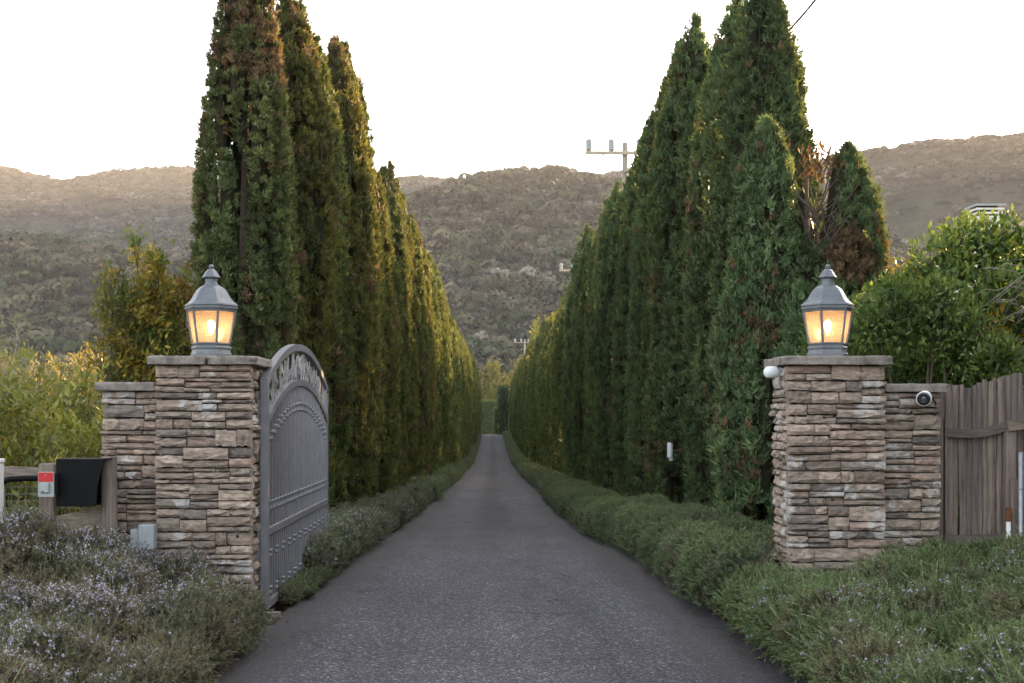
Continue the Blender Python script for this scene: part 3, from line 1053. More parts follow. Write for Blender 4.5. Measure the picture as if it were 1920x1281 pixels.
def dome_camera():
    p = at(1448, 698, 9.22)
    root = empty('dome_camera', p, 'small white rounded camera under the pier cap facing the drive', 'security camera')
    b = MB().lathe([(.004, -.062), (.026, -.057), (.040, -.042), (.044, -.015), (.042, .02), (.034, .06), (.02, .066)], 18).build('housing', M['white_plastic'], root, True)
    b.matrix_local = Vector((1, .15, .05)).normalized().to_track_quat('Z', 'Y').to_matrix().to_4x4()
    MB().box(.05, .115, -.022, .022, -.025, .03, .004).build('bracket', M['white_plastic'], root)
    b2 = MB().lathe([(.012, -.064), (.008, -.066)], 10).build('lens', M['lens_black'], root); b2.matrix_local = b.matrix_local.copy()
dome_camera()

def meter_box():
    p = at(277, 1024, 8.93)
    root = empty('electrical_box', (p.x, p.y, .30), 'small grey weatherproof electrical box at the foot of the pier', 'electrical box')
    MB().box(-.055, .055, -.05, .05, .22, .395, .008).build('cover', M['grey_plastic'], root)
    MB().box(-.118, -.057, -.02, .05, .17, .36, .006).build('back_box', M['grey_plastic'], root)
    MB().box(-.036, -.008, -.062, -.051, .262, .285, .002).build('latch', M['grey_plastic'], root)
    MB().box(-.03, .03, -.02, .03, -.3, .219).build('stake', M['galvanised'], root)
meter_box()

# ------------------------------------------------------------------ mailbox group, left edge
def mailbox():
    Yc = 8.62
    a = at(105, 862, Yc); b = at(172, 950, Yc); c = at(195, 866, Yc)
    root = empty('mailbox', ((a.x+b.x)/2, Yc+.14, b.z), 'large black steel mailbox with a flared hood and open mouth', 'mailbox')
    W, H = b.x-a.x, a.z-b.z
    x0, x1, x2 = -W/2, W/2, W/2+(c.x-b.x)
    y0, y1 = -.14, .14
    # closed box with one open end
    t = .006
    mb = MB()
    mb.box(x0, x1, y0, y0+t, 0, H-.004); mb.box(x0, x1, y1-t, y1, 0, H-.004)
    mb.box(x0, x0+t, y0+t+.0005, y1-t-.0005, 0, H-.004); mb.box(x0+t+.0005, x1, y0+t+.0005, y1-t-.0005, 0, t)
    mb.build('body', M['black_paint'], root)
    MB().box(x0-.002, x1+.004, y0-.002, y1+.002, H-.0035, H+.004, .002).build('top', M['black_paint'], root)
    # hood: flared cheeks and lid
    V = [(x1, y0-.001, H), (x2, y0-.001, H), (x2-.012, y0-.001, H-.03), (x1+.035, y0-.001, .12), (x1+.03, y0-.001, .01), (x1, y0-.001, 0)]
    V2 = [(x, y+.006, z) for x, y, z in V]
    for oy in (0, y1-y0-.004):
        n = 6
        VV = [(x, y+oy, z) for x, y, z in V+V2]
        F = [tuple(range(n)), tuple(reversed(range(n, 2*n)))] + [(i, i+n, (i+1) % n+n, (i+1) % n) for i in range(n)]
        MB().add(VV, F).build('hood_cheek', M['black_paint'], root)
    MB().box(x1+.0045, x2, y0-.002, y1+.003, H-.002, H+.004, .001).build('hood_lid', M['black_paint'], root)
    MB().box(x1-.03, x1-.024, y0+.008, y1-.008, .05, H-.02).build('inner_door', M['black_paint'], root)
    for k in range(7):
        MB().box(x1-.022, x1-.012, y0+.01, y0+.03, .06+k*.028, .078+k*.028).build('hinge_knuckle', M['galvanised'], root)
    # carrying arm
    e = at(0, 909, Yc); 
    pts = [at(px, py, Yc+.14) - root.location for px, py in ((-70, 960), (-45, 935), (-20, 916), (0, 906), (18, 899), (45, 897), (75, 897), (106, 897))]
    MB().tube(pts, .0205, 10).build('support_arm', M['black_paint'], root)
    return root
mailbox()

def reflector():
    Yc = 8.55
    a = at(71, 885, Yc); b = at(101, 932, Yc)
    root = empty('reflector_plate', ((a.x+b.x)/2, Yc, b.z), 'grey plate with red reflector and small switch cover on the mailbox arm', 'reflector plate')
    W, H = b.x-a.x, a.z-b.z
    MB().box(-W/2, W/2, 0, .012, 0, H, .002).build('plate', M['grey_plastic'], root)
    MB().box(-W/2+.004, W/2-.004, -.004, -.0005, H-.066, H-.004, .001).build('red_reflector', M['red_reflector'], root)
    sw = MB().box(-W/2+.018, W/2-.028, -.022, -.0005, .028, .098, .006).build('switch_cover', M['grey_plastic'], root)
    MB().box(-.02, -.008, -.0245, -.0225, .032, .04).build('lock', M['lens_black'], sw)
    MB().lathe([(.005, 0), (.004, .003)], 8).build('screw', M['galvanised'], root).matrix_local = Matrix.Translation((0, -.0045, H-.022)) @ Matrix.Rotation(R(90), 4, 'X')
    MB().box(W/2-.004, W/2+.02, .013, .05, .02, H-.01).build('clamp', M['black_paint'], root)
reflector()

def white_post():
    p = at(-6, 860, 8.5)
    root = empty('white_post', (p.x, p.y, .1), 'white painted square post at the left picture edge', 'post')
    z = p.z-.1
    MB().box(-.035, .035, -.035, .035, 0, z-.03, .004).build('shaft', M['white_paint'], root)
    MB().box(-.042, .042, -.042, .042, z-.029, z, .006).build('cap', M['white_paint'], root)
white_post()

def rail_fence():
    """grey timber rail fence behind the mailbox"""
    Yc = 8.95
    p = at(91, 869, Yc); q = at(205, 857, 8.86)
    root = empty('rail_fence', (p.x, Yc, 0), 'grey weathered timber rail fence behind the black mailbox', 'fence')
    MB().box(-.053, .053, -.045, .045, .1, p.z, .006).build('post', M['post_wood'], root)
    V = MB()
    a0 = at(-60, 886, 8.90); a1 = at(78, 887, 8.94)
    V.sweep_rect([a0-root.location, (a0+a1)/2+Vector((0, 0, .006))-root.location, a1-root.location], (0, 1, 0), .075, .035)
    V.build('rail', M['rail_wood'], root)
    a0 = at(104, 985, 8.95); a1 = at(192, 968, 8.90)
    MB().sweep_rect([a0-root.location, (a0+a1)/2-root.location, a1-root.location], (0, 1, 0), .125, .04).build('rail', M['rail_wood'], root)
    a0 = at(-60, 1010, 8.90); a1 = at(78, 990, 8.94)
    MB().sweep_rect([a0-root.location, a1-root.location], (0, 1, 0), .12, .04).build('rail', M['rail_wood'], root)
    # wire netting stapled behind the rails
    mb = MB()
    y = .06
    zs_ = [.55+.05*k for k in range(9)]
    for z in zs_: mb.tube([(-.7, y, z), (.36, y, z)], .0012, 4, False)
    for k in range(22): mb.tube([(-.68+k*.05, y+.002, .5), (-.68+k*.05, y+.002, .98)], .0012, 4, False)
    mb.build('wire_netting', M['galvanised'], root)
    r2 = empty('round_post', (q.x, 8.86, 0), 'round weathered wooden post in front of the wing wall', 'post')
    rg = random.Random(3)
    prof = []
    V, F, n = [], [], 16
    for j in range(9):
        z = q.z*j/8
        for i in range(n):
            a = 2*math.pi*i/n
            rr = .059*(1+.04*math.sin(3*a+j*.2)+.02*rg.uniform(-1, 1)) - .004*j/8
            V.append((rr*math.cos(a) + .006*math.sin(j*.5)-.02*(1-j/8), rr*math.sin(a), z + (.004*math.cos(a*2) if j == 8 else 0)))
    for j in range(8):
        for i in range(n):
            l = (i+1) % n
            F.append((j*n+i, j*n+l, (j+1)*n+l, (j+1)*n+i))
    F.append(tuple(8*n+i for i in range(n)))
    mb = MB().add(V, F); o = mb.build('shaft', M['post_wood'], r2, False); smooth_by_angle(o, 50)
rail_fence()

# ------------------------------------------------------------------ grape-stake fence, right
def stake_fence():
    Yc = 9.42
    root = empty('stake_fence', (at(1760, 0, Yc).x, Yc, 0), 'weathered split-stake wooden fence with sagging rail beside the wing wall', 'fence')
    ox = root.location.x
    rg = random.Random(21)
    x = -.02
    while x < 1.25:
        w = rg.uniform(.030, .050)
        px = 925 + (ox+x)*FPX/Yc
        ytop = np.interp(px, [1750, 1775, 1800, 1820, 1840, 1870, 1900, 1930, 2000, 2100], [722, 721, 724, 725, 716, 709, 700, 688, 670, 662])
        ztop = EYE-(ytop-780)*Yc/FPX + rg.uniform(-.012, .012)
        yo = rg.uniform(-.014, .014) - .05*math.sin(max(0, x-.25)*1.6)
        n = 7
        V, F = [], []
        lean = rg.uniform(-.012, .012)
        for j in range(n):
            t = j/(n-1)
            z = .22 + (ztop-.22)*t
            wob = .004*math.sin(j*1.7+x*30)
            th = .013
            wj = w*(1+rg.uniform(-.08, .08))*(1 if j < n-1 else rg.uniform(.6, .95))
            xc = lean*(t-.5) + wob
            rdg = rg.uniform(.002, .009)
            V += [(xc-wj/2, -th/2, z), (xc+rg.uniform(-.008, .008), -th/2-rdg, z+(rg.uniform(-.004, .01) if j == n-1 else 0)), (xc+wj/2, -th/2, z+(rg.uniform(-.012, .006) if j == n-1 else 0)), (xc+wj/2, th/2, z), (xc-wj/2, th/2, z)]
        for j in range(n-1):
            for k in range(5):
                l = (k+1) % 5
                F.append((j*5+k, j*5+l, j*5+5+l, j*5+5+k))
        F.append(tuple((n-1)*5+k for k in range(5)))
        MB().add(V, F).build('stake', M['fence_wood'], root, loc=(x+w/2, yo, 0))
        x += w*rg.uniform(.82, .98)
    def bar(pts, w, d, mat, nm='rail'):
        return MB().sweep_rect([at(a, b, c)-root.location for a, b, c in pts], (0, 1, 0), w, d).build(nm, mat, root)
    bar([(1770, 811, Yc-.06), (1795, 813, Yc-.06), (1820, 814, Yc-.065), (1845, 811, Yc-.07), (1868, 805, Yc-.085), (1893, 797, Yc-.10)], .062, .04, M['rail_wood_x'])
    bar([(1888, 800, Yc-.145), (1920, 795, Yc-.15), (1990, 790, Yc-.17), (2050, 792, Yc-.17)], .07, .045, M['rail_wood_x'])
    bar([(1770, 1013, Yc-.05), (1900, 1011, Yc-.06), (2040, 1008, Yc-.08)], .07, .035, M['rail_wood_x'], 'kick_rail')
    def post(px0, px1, pyt, Yp, depth, zb=.15, nm='post', mat='fence_wood'):
        a = at(px0, pyt, Yp); b = at(px1, pyt, Yp)
        MB().box(-(b.x-a.x)/2, (b.x-a.x)/2, 0, depth, zb, a.z, .003).build(nm, M[mat], root, loc=((a.x+b.x)/2-ox, Yp-Yc, 0))
    post(1753, 1769, 783, Yc-.12, .05)
    post(1772, 1779, 784, Yc-.058, .03, .2, 'batten')
    post(1752, 1763, 734, Yc-.06, .03, .2, 'batten')
    post(1886, 1906, 806, Yc-.135, .06)
    post(1897, 1909, 900, Yc-.185, .045, .15, 'stub_post')
    return root
stake_fence()

def pipe(px, py, Yp, rad, mat, name, label, capmat=None):
    p = at(px, py, Yp)
    root = empty(name, (p.x, Yp, .1), label, 'pipe')
    z = p.z-.1
    if capmat:
        MB().lathe([(rad, 0), (rad, z-.10)], 12).build('pipe_shaft', M[mat], root, True)
        MB().lathe([(rad*1.0, z-.0999), (rad*1.18, z-.098), (rad*1.18, z-.035), (rad, z-.03), (rad, z)], 12).build('rusty_collar', M[capmat], root)
    else:
        MB().lathe([(rad, 0), (rad, z-.002), (rad*.85, z), (rad*.8, z-.02)], 14, cap=False).build('pipe_shaft', M[mat], root, True)
        MB().lathe([(rad*1.02, z-.27), (rad*1.2, z-.266), (rad*1.2, z-.258), (rad*1.02, z-.254)], 12).build('strap', M[mat], root)
pipe(1914, 848, 9.17, .018, 'galvanised', 'galvanised_pipe', 'tall galvanised steel pipe standing against the stake fence')
pipe(1891, 952, 9.19, .0175, 'white_paint', 'rusty_pipe', 'short white pipe with a rusty collar by the stake fence', 'rust')

def intercom():
    p = at(1256, 858, 18.2)
    root = empty('white_sensor', p, 'small white plastic device hanging among the right-hand cypresses', 'sensor')
    MB().box(-.035, .02, -.03, .03, 0, .21, .008).build('body', M['white_plastic'], root)
    MB().box(.0, .045, -.0295, .0295, -.05, .19, .008).build('cover', M['white_plastic'], root).location = (.0, .06, 0)
    MB().tube([(.02, .06, .08), (.12, .12, .10), (.5, .2, .12)], .008, 6).build('bracket', M['bark'], root)
intercom()

# ------------------------------------------------------------------ utility poles, wire, house
def utility_pole(px, py, Y, label, full=True, lean=0.0):
    p = at(px, py, Y)
    z0 = float(ground_z(p.x, Y))
    H = p.z-z0
    root = empty('utility_pole', (p.x, Y, z0), label, 'utility pole', 'utility poles along the avenue')
    MB().tube([(0, 0, -.3), (0, 0, H*.5), (0, 0, H)], [.16, .13, .095], 12).build('mast', M['pole_wood'], root, True)
    zc = H-.36
    MB().box(-1.32, 1.32, -.17, -.105, zc-.06, zc+.06, .006).build('crossarm', M['pole_wood'], root)
    ins = MB().lathe([(.02, 0), (.05, .02)] + [q for k in range(6) for q in ((.052, .03+k*.04), (.062, .045+k*.04), (.046, .062+k*.04))] + [(.04, .285), (.015, .30)], 12).mesh('insulator', True)
    ins.materials.append(M['insulator'])
    for x in (-1.2, -.46, .46, 1.2):
        o = link_mesh('insulator', ins, None, root); o.location = (x, -.137, zc+.061); o.scale = (1.9, 1.9, 1.35)
    for s_ in (-1, 1):
        MB().tube([(s_*.78, -.18, zc-.05), (s_*.06, -.12, zc-.62)], .014, 6).build('brace', M['galvanised'], root)
    return root
utility_pole(1172, 268, 42, 'nearest pale wooden utility pole with crossarm above the right-hand cypresses')
utility_pole(1087, 497, 82, 'second utility pole, crossarm just showing beside the right-hand cypresses')
utility_pole(984, 637, 158, 'farthest utility pole with white insulators near the end of the drive')

def cable():
    ctrl = np.array([(-14, 4.0, 9.5), (0, 4.1, 7.55), (8, 4.2, 6.95), (13, 4.25, 6.85), (17, 4.29, 6.98), (20, 4.50, 7.2), (26, 4.48, 7.75), (34, 4.40, 8.5), (41.9, 4.32, 9.35)])
    ys = np.linspace(-14, 41.9, 60)
    co = [np.polyfit(ctrl[:, 0], ctrl[:, k], 3) for k in (1, 2)]
    pts = [Vector((float(np.polyval(co[0], y)), float(y), float(np.polyval(co[1], y)))) for y in ys]
    root = empty('overhead_cable', pts[0], 'dark twisted overhead cable crossing the sky by the tallest right-hand cypress', 'cable')
    for k in range(3):
        q = [p-pts[0] + Vector((.011*math.cos(i*1.1+k*2.1), 0, .011*math.sin(i*1.1+k*2.1))) for i, p in enumerate(pts)]
        MB().tube(q, .0095, 6).build('strand', M['cable'], root)
cable()

def house():
    Y = 34
    p = at(1846, 384, Y)
    root = empty('white_house', (p.x+2.4, Y+3, 0), 'white rendered house with slatted chimney showing over the laurel', 'house')
    wz = at(0, 430, Y+3).z
    MB().box(-2.2, 6.5, -3, 1.6, -.2, wz-1.2).build('wall', M['render_white'], root)
    rz = at(0, 402, Y+3.5).z
    V = [(-2.5, -3.5, wz-1.25), (6.9, -3.5, wz-1.25), (6.9, 2.0, wz-1.25), (-2.5, 2.0, wz-1.25), (.2, -.7, rz), (6.9, -.7, rz), (-2.5, -3.5, wz-1.1), (6.9, -3.5, wz-1.1), (6.9, 2.0, wz-1.1), (-2.5, 2.0, wz-1.1)]
    F = [(0, 3, 2, 1), (0, 1, 7, 6), (1, 2, 8, 7), (2, 3, 9, 8), (3, 0, 6, 9), (6, 7, 5, 4), (8, 9, 4, 5), (9, 6, 4), (7, 8, 5)]
    roof = MB().add(V, F).build('roof', M['roof_tile'], root)
    for wx in (-1.6, 1.4, 4.4):
        w = MB().box(wx-.6, wx+.6, -3.06, -3.002, 1.0, 2.3).build('window', M['white_paint'], root)
        for a in (-.56, .02): MB().box(wx+a, wx+a+.54, -3.075, -3.062, 1.05, 2.25).build('pane', M['window_glass'], w)
    cz = p.z
    ch = MB().box(-2.4-.33, -2.4+.33, -3.4, -2.75, wz-1.5, cz-.42, .01).build('chimney', M['render_white'], root)
    for k in range(4):
        e = .30+.035*k
        MB().box(-2.4-e, -2.4+e, -3.05-e, -3.05+e, cz-.40+.10*k, cz-.345+.10*k, .005).build('chimney_slat', M['render_white'] if k < 3 else M['galvanised'], ch)
    MB().box(-2.4-.24, -2.4+.24, -3.3, -2.8, cz-.418, cz-.05).build('flue', M['black_paint'], ch)
house()
# ------------------------------------------------------------------ cypresses
def unit(v):
    return v/(np.linalg.norm(v, axis=-1, keepdims=True)+1e-9)

def lerp_col(a, b, t):
    return np.asarray(a)*(1-t)[:, None] + np.asarray(b)*t[:, None]

def tri_leaves(P, D, Nn, L, W, C):
    S = unit(np.cross(D, Nn))
    n = len(P)
    V = np.empty((n, 3, 3))
    V[:, 0] = P - S*W[:, None]*.5; V[:, 1] = P + S*W[:, None]*.5; V[:, 2] = P + D*L[:, None]
    Cc = np.repeat(C, 3, axis=0).reshape(n, 3, 3)
    Cc[:, 2] *= 1.25                                   # paler growing tips
    return V.reshape(-1, 3), np.arange(n*3).reshape(n, 3), Cc.reshape(-1, 3)

def cypress_mesh(name, seed, H=8.0, Rm=.72, n_plume=70, tuft_gap=.105, per=11, size=1.0, brown=None, green=(.050, .075, .026), green2=(.078, .092, .028), leaders=None, bare=None):
    """column of upright plumes; every plume is a spindle of little tufts of scale-leaf sprays. brown(z,ang) -> chance of a dead tuft"""
    rg = np.random.default_rng(seed)
    # plume axes
    specs = []
    if leaders is None:
        leaders = [(0, 0, H, 1.0)]
    for (lx, ly, lh, lr) in leaders:
        npl = int(n_plume*lr*lh/H)
        for i in range(npl):
            t = (i+rg.random())/npl
            z0 = lh*.93*t**1.05
            prof = np.interp(z0/lh, [0, .06, .25, .5, .75, .9, 1.0], [.86, .97, 1.0, .95, .79, .50, .12])
            a = i*2.39996 + rg.uniform(-.5, .5)
            rr = Rm*lr*prof
            ln = rg.uniform(.9, 2.3)*(1 if z0 < lh*.7 else .6)
            ln = min(ln, lh*1.0-z0+.15)
            pr = rg.uniform(.11, .21)*(.6+.4*prof)*(Rm/.72)
            d0 = max(rr-pr*rg.uniform(.5, 1.0)-rg.choice([0, 0, .06, .14]), .0)
            zt = min(z0+ln, lh)
            proft = np.interp(zt/lh, [0, .06, .25, .5, .75, .9, 1.0], [.86, .97, 1.0, .95, .79, .50, .03])
            d1 = max(min(d0*1.08, Rm*lr*proft-pr*.25), 0)
            specs.append((lx+d0*np.cos(a), ly+d0*np.sin(a), z0, lx+d1*np.cos(a), ly+d1*np.sin(a), zt, pr, a))
        specs.append((lx, ly, lh*.72, lx, ly, lh, .17*lr, 0))
    parts = []
    g1, g2 = np.array(green), np.array(green2)
    core = []
    for (x0, y0, z0, x1, y1, z1, pr, a) in specs:
        ln = max(z1-z0, .3)
        nt_ = max(8, int(2*np.pi*pr*.75*ln/(tuft_gap**2)))
        t = rg.random(nt_)
        ph = rg.uniform(0, 2*np.pi, nt_)
        w = np.clip(np.interp(t, [0, .12, .5, .85, 1], [.5, .85, 1, .6, .12]), 0, 1)*pr
        ax = np.stack([x0+(x1-x0)*t, y0+(y1-y0)*t, z0+ln*t], 1)
        rad = np.stack([np.cos(ph), np.sin(ph), np.zeros(nt_)], 1)
        T = ax + rad*(w*rg.uniform(.8, 1.08, nt_))[:, None]
        # skip tufts deep inside the column
        keep = (T[:, 0]-x0)*np.cos(a)+(T[:, 1]-y0)*np.sin(a) > -pr*.55
        T, rad = T[keep], rad[keep]
        if bare is not None:
            k2 = bare(T, rg); T, rad = T[k2], rad[k2]
        if len(T) == 0: continue
        nt_ = len(T)
        pcol = rg.uniform(0, 1)
        tb = rg.uniform(.62, 1.38, nt_)*rg.uniform(.74, 1.26)
        tc = np.clip(pcol + rg.normal(0, .25, nt_), 0, 1)
        C = lerp_col(g1, g2, tc)*tb[:, None]
        if brown is not None:
            pb = brown(T, a)
            bm = rg.random(nt_) < pb
            nb = bm.sum()
            C[bm] = lerp_col((.12, .088, .054), (.18, .122, .072), rg.random(nb))*rg.uniform(.7, 1.2, (nb, 1))
        TT = np.repeat(T, per, 0); RR = np.repeat(rad, per, 0); CC = np.repeat(C, per, 0)
        n = len(TT)
        D = unit(RR*rg.uniform(.05, .7, (n, 1)) + np.array([0, 0, 1.0])*rg.uniform(.5, 1.2, (n, 1)) + rg.normal(0, .42, (n, 3)))
        Nn = unit(RR + rg.normal(0, .6, (n, 3)))
        Nn = unit(Nn - D*np.sum(Nn*D, 1)[:, None])
        L = rg.uniform(.045, .085, n)*size
        P = TT + rg.normal(0, .021*size, (n, 3))*np.array([1, 1, 1.5])
        W = L*rg.uniform(.30, .5, n)
        parts.append(tri_leaves(P, D, Nn, L, W, CC*rg.uniform(.8, 1.2, (n, 1))))
        core.append((x0*.8, y0*.8, z0, x1*.85, y1*.85, z0+ln*.9, pr*.62))
    V, F, C = join_np(parts)
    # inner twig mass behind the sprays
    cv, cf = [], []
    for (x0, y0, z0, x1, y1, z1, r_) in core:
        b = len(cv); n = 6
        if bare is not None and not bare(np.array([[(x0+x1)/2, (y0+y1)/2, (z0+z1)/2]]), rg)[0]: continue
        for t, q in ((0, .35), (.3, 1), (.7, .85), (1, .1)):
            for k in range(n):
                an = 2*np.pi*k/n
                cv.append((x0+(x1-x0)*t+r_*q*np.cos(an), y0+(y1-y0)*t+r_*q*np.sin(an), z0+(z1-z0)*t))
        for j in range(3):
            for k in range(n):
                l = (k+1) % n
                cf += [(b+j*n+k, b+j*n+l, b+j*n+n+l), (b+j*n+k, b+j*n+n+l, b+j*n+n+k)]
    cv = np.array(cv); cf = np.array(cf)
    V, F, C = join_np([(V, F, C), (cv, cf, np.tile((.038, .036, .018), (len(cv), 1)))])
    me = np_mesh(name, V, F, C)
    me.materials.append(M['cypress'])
    return me

def trunk_mesh(H):
    mb = MB().tube([(0, 0, -.2), (.01, 0, .3), (.0, .02, H*.5), (0, 0, H*.9)], [.13, .10, .06, .015], 8)
    me = mb.mesh('trunk', True); me.materials.append(M['bark'])
    return me

sp = lambda T, s, th, k: np.clip((fbm(T, s, k, 2)-th)*5, 0, 1)
CY = {}
CY['first'] = cypress_mesh('crown', 1, 8.4, .58, 92, .088, 25, .84,
    brown=lambda T, a: np.clip(.03 + .8*sp(T, .6, .54, 3)*np.interp(T[:, 2], [2, 4.5, 6.5], [.2, .45, .85]) + np.interp(T[:, 2], [5, 6.5], [0, .10]), 0, 1),
    green=(.074, .100, .042), green2=(.112, .130, .052))
CY['a'] = cypress_mesh('crown', 2, 8.0, .70, 78, .100, 22, .97, brown=lambda T, a: .02+.4*sp(T, .8, .60, 8), green=(.080, .100, .036), green2=(.140, .140, .042))
CY['b'] = cypress_mesh('crown', 3, 8.0, .70, 78, .100, 22, .97, brown=lambda T, a: .01+.3*sp(T, .7, .64, 9), green=(.070, .102, .038), green2=(.112, .135, .046))
CY['c'] = cypress_mesh('crown', 4, 8.0, .72, 84, .100, 22, .97, brown=lambda T, a: .01+.25*sp(T, .7, .63, 12), green=(.072, .110, .050), green2=(.112, .150, .066), leaders=[(0, 0, 8.0, 1.0), (.25, .15, 7.5, .5)])
CY['d'] = cypress_mesh('crown', 5, 8.0, .72, 84, .100, 22, .97, brown=lambda T, a: .01+.3*sp(T, .7, .64, 15), green=(.074, .114, .054), green2=(.110, .155, .070), leaders=[(0, 0, 8.0, 1.0), (-.22, .1, 7.2, .55)])
FAR = [cypress_mesh('crown', 20+k, 8.0, .74, 52, .15, 12, 1.75, brown=lambda T, a: .01+.2*sp(T, .9, .65, 22+k), green=(.070, .104, .040), green2=(.112, .138, .048)) for k in range(2)]
# the split, half dead cypress behind the right pier
def bare_r1(T, rg):
    d = np.sqrt((T[:, 0]-.08)**2*1.7 + ((T[:, 2]-3.75)*.62)**2)
    return ~((d < .30 + .06*rg.random(len(T))) & (T[:, 1] < .35)) 
CY['split'] = cypress_mesh('crown', 31, 5.0, .80, 80, .088, 25, .84,
    brown=lambda T, a: np.clip(.03 + .6*sp(T, .6, .60, 33) + .9*(np.hypot(T[:, 0]-.34, T[:, 2]-3.1) < .28), 0, 1),
    green=(.078, .124, .058), green2=(.115, .160, .076), leaders=[(-.38, .05, 4.45, .60), (.02, .26, 3.95, .55), (.44, .10, 4.22, .58), (0, 0, 3.3, 1.0), (-.12, .25, 4.1, .25)], bare=bare_r1)

trunks = trunk_mesh(8.0)
ORD = ['first', 'second', 'third', 'fourth', 'fifth', 'sixth', 'seventh', 'eighth', 'ninth', 'tenth', 'eleventh', 'twelfth', 'thirteenth', 'fourteenth']
def cypress_row(side, Xc, Y0, gap, sil, keys, rowname):
    rg = random.Random(90+side)
    Y, i = Y0, 0
    sx = [s[0] for s in sil]; sy = [s[1] for s in sil]
    while Y < 186:
        X = Xc + rg.uniform(-.10, .10) - (.10 if i == 0 and side < 0 else 0) - (.25*side*min(1, max(0, (Y-60)/100)))
        px = 925 + X*FPX/Y
        py = np.interp(px, sx, sy)
        ztop = EYE + (780-py)*Y/FPX + (rg.choice([0, -.1, -.5, -1.0, -1.4, .15])*rg.uniform(.7, 1.2) if i > (10 if side > 0 else 5) else 0)
        zb = float(ground_z(X, Y)) - .08
        H = max(ztop-zb, 5.5)
        key = keys[i] if i < len(keys) else None
        if i < len(ORD):
            lab = f'{"tall " if key != "split" else "split-topped "}{"olive and brown" if side < 0 and i < 2 else "dark green"} cypress, {ORD[i]} from the gate in the row {rowname}'
            if key == 'split': lab = 'split-topped cypress with bare dead branches right behind the fence-side pier'
        else:
            lab = f'slim dark cypress far along the row {rowname}'
        root = empty('cypress_tree', (X, Y, zb), lab, 'cypress tree', f'cypresses in the row {rowname}')
        if key == 'split':
            me, mh = CY['split'], 4.72
            s = 1.0
            root.scale = (1.1, 1.1, .93*H/mh); root.location.x += .10
        else:
            if key in CY: me, mh = CY[key], (8.4 if key == 'first' else 8.0)
            elif Y < 46: me, mh = CY[rg.choice('ab' if side < 0 else 'bcd')], 8.0
            else: me, mh = rg.choice(FAR), 8.0
            w = rg.uniform(.95, 1.15) if key != 'first' else 1.02
            root.scale = (w, w, H/mh)
            root.rotation_euler = (rg.uniform(-.012, .012), rg.uniform(-.012, .012), rg.uniform(0, 6.28) if key not in ('first',) else 0)
        link_mesh('trunk', trunks, None, root).scale = (1, 1, .55 if key == 'split' else 1)
        link_mesh('crown', me, None, root)
        if key == 'split':
            rb = random.Random(4)
            for k in range(34):
                x0 = rb.uniform(-.12, .30); z0 = rb.uniform(3.1, 3.5)
                p0 = Vector((x0*.5+.08, -.02+rb.uniform(-.1, .1), z0))
                d = Vector((rb.uniform(-.5, .55), rb.uniform(-.55, .0), rb.uniform(.35, 1.0))).normalized()
                ln = rb.uniform(.3, .65)
                pts = [p0 + d*ln*t + Vector((rb.uniform(-.03, .03), rb.uniform(-.03, .03), 0)) for t in (0, .35, .7, 1)]
                MB().tube(pts, [.010, .007, .005, .002] if k > 3 else [.022, .017, .012, .005], 5).build('dead_branch', M['dead_twig'], root)
            n = 240
            q = np.random.default_rng(8)
            P = np.stack([q.normal(.14, .12, n), q.normal(.0, .12, n), q.uniform(3.85, 4.2, n)], 1)
            D = unit(q.normal(0, .5, (n, 3)) + np.array([0, 0, 1.0]))
            V, F, C = leaf_quads(P, D, unit(q.normal(0, 1, (n, 3))), q.uniform(.06, .12, n), q.uniform(.015, .03, n), lerp_col((.11, .070, .044), (.17, .10, .060), q.random(n)))
            link_mesh('dead_sprays', np_mesh('dead_sprays', V, F, C), M['cypress'], root)
        Y += gap*rg.uniform(.88, 1.12)
        i += 1
LSIL = [(880, 655), (870, 640), (855, 605), (835, 585), (815, 505), (800, 485), (770, 420), (745, 320), (715, 303), (690, 262), (668, 100), (650, 72), (615, 85), (590, 45), (560, -5), (525, -30), (451, -120), (300, -120)]
LSIL = sorted(LSIL + [(895, 700), (905, 716)])
RSIL = sorted([(955, 720), (970, 690), (985, 664), (1005, 618), (1025, 602), (1045, 585), (1070, 545), (1090, 450), (1110, 415), (1130, 405), (1160, 345), (1205, 340), (1214, 225), (1225, 205), (1240, 170), (1275, 82), (1290, 70), (1320, 22), (1357, 10), (1400, -30), (1430, -60), (1485, -20), (1490, 215), (1560, 215)])
cypress_row(-1, -2.82, 15.2, 2.15, LSIL, ['first', 'a', 'b', 'a', 'a', 'b', 'a', 'b', 'b', 'a'], 'left of the drive')
cypress_row(1, 3.36, 13.8, 2.2, RSIL, ['split', 'c', 'd', 'c', 'b', 'd', 'c', 'b', 'd'], 'right of the drive')

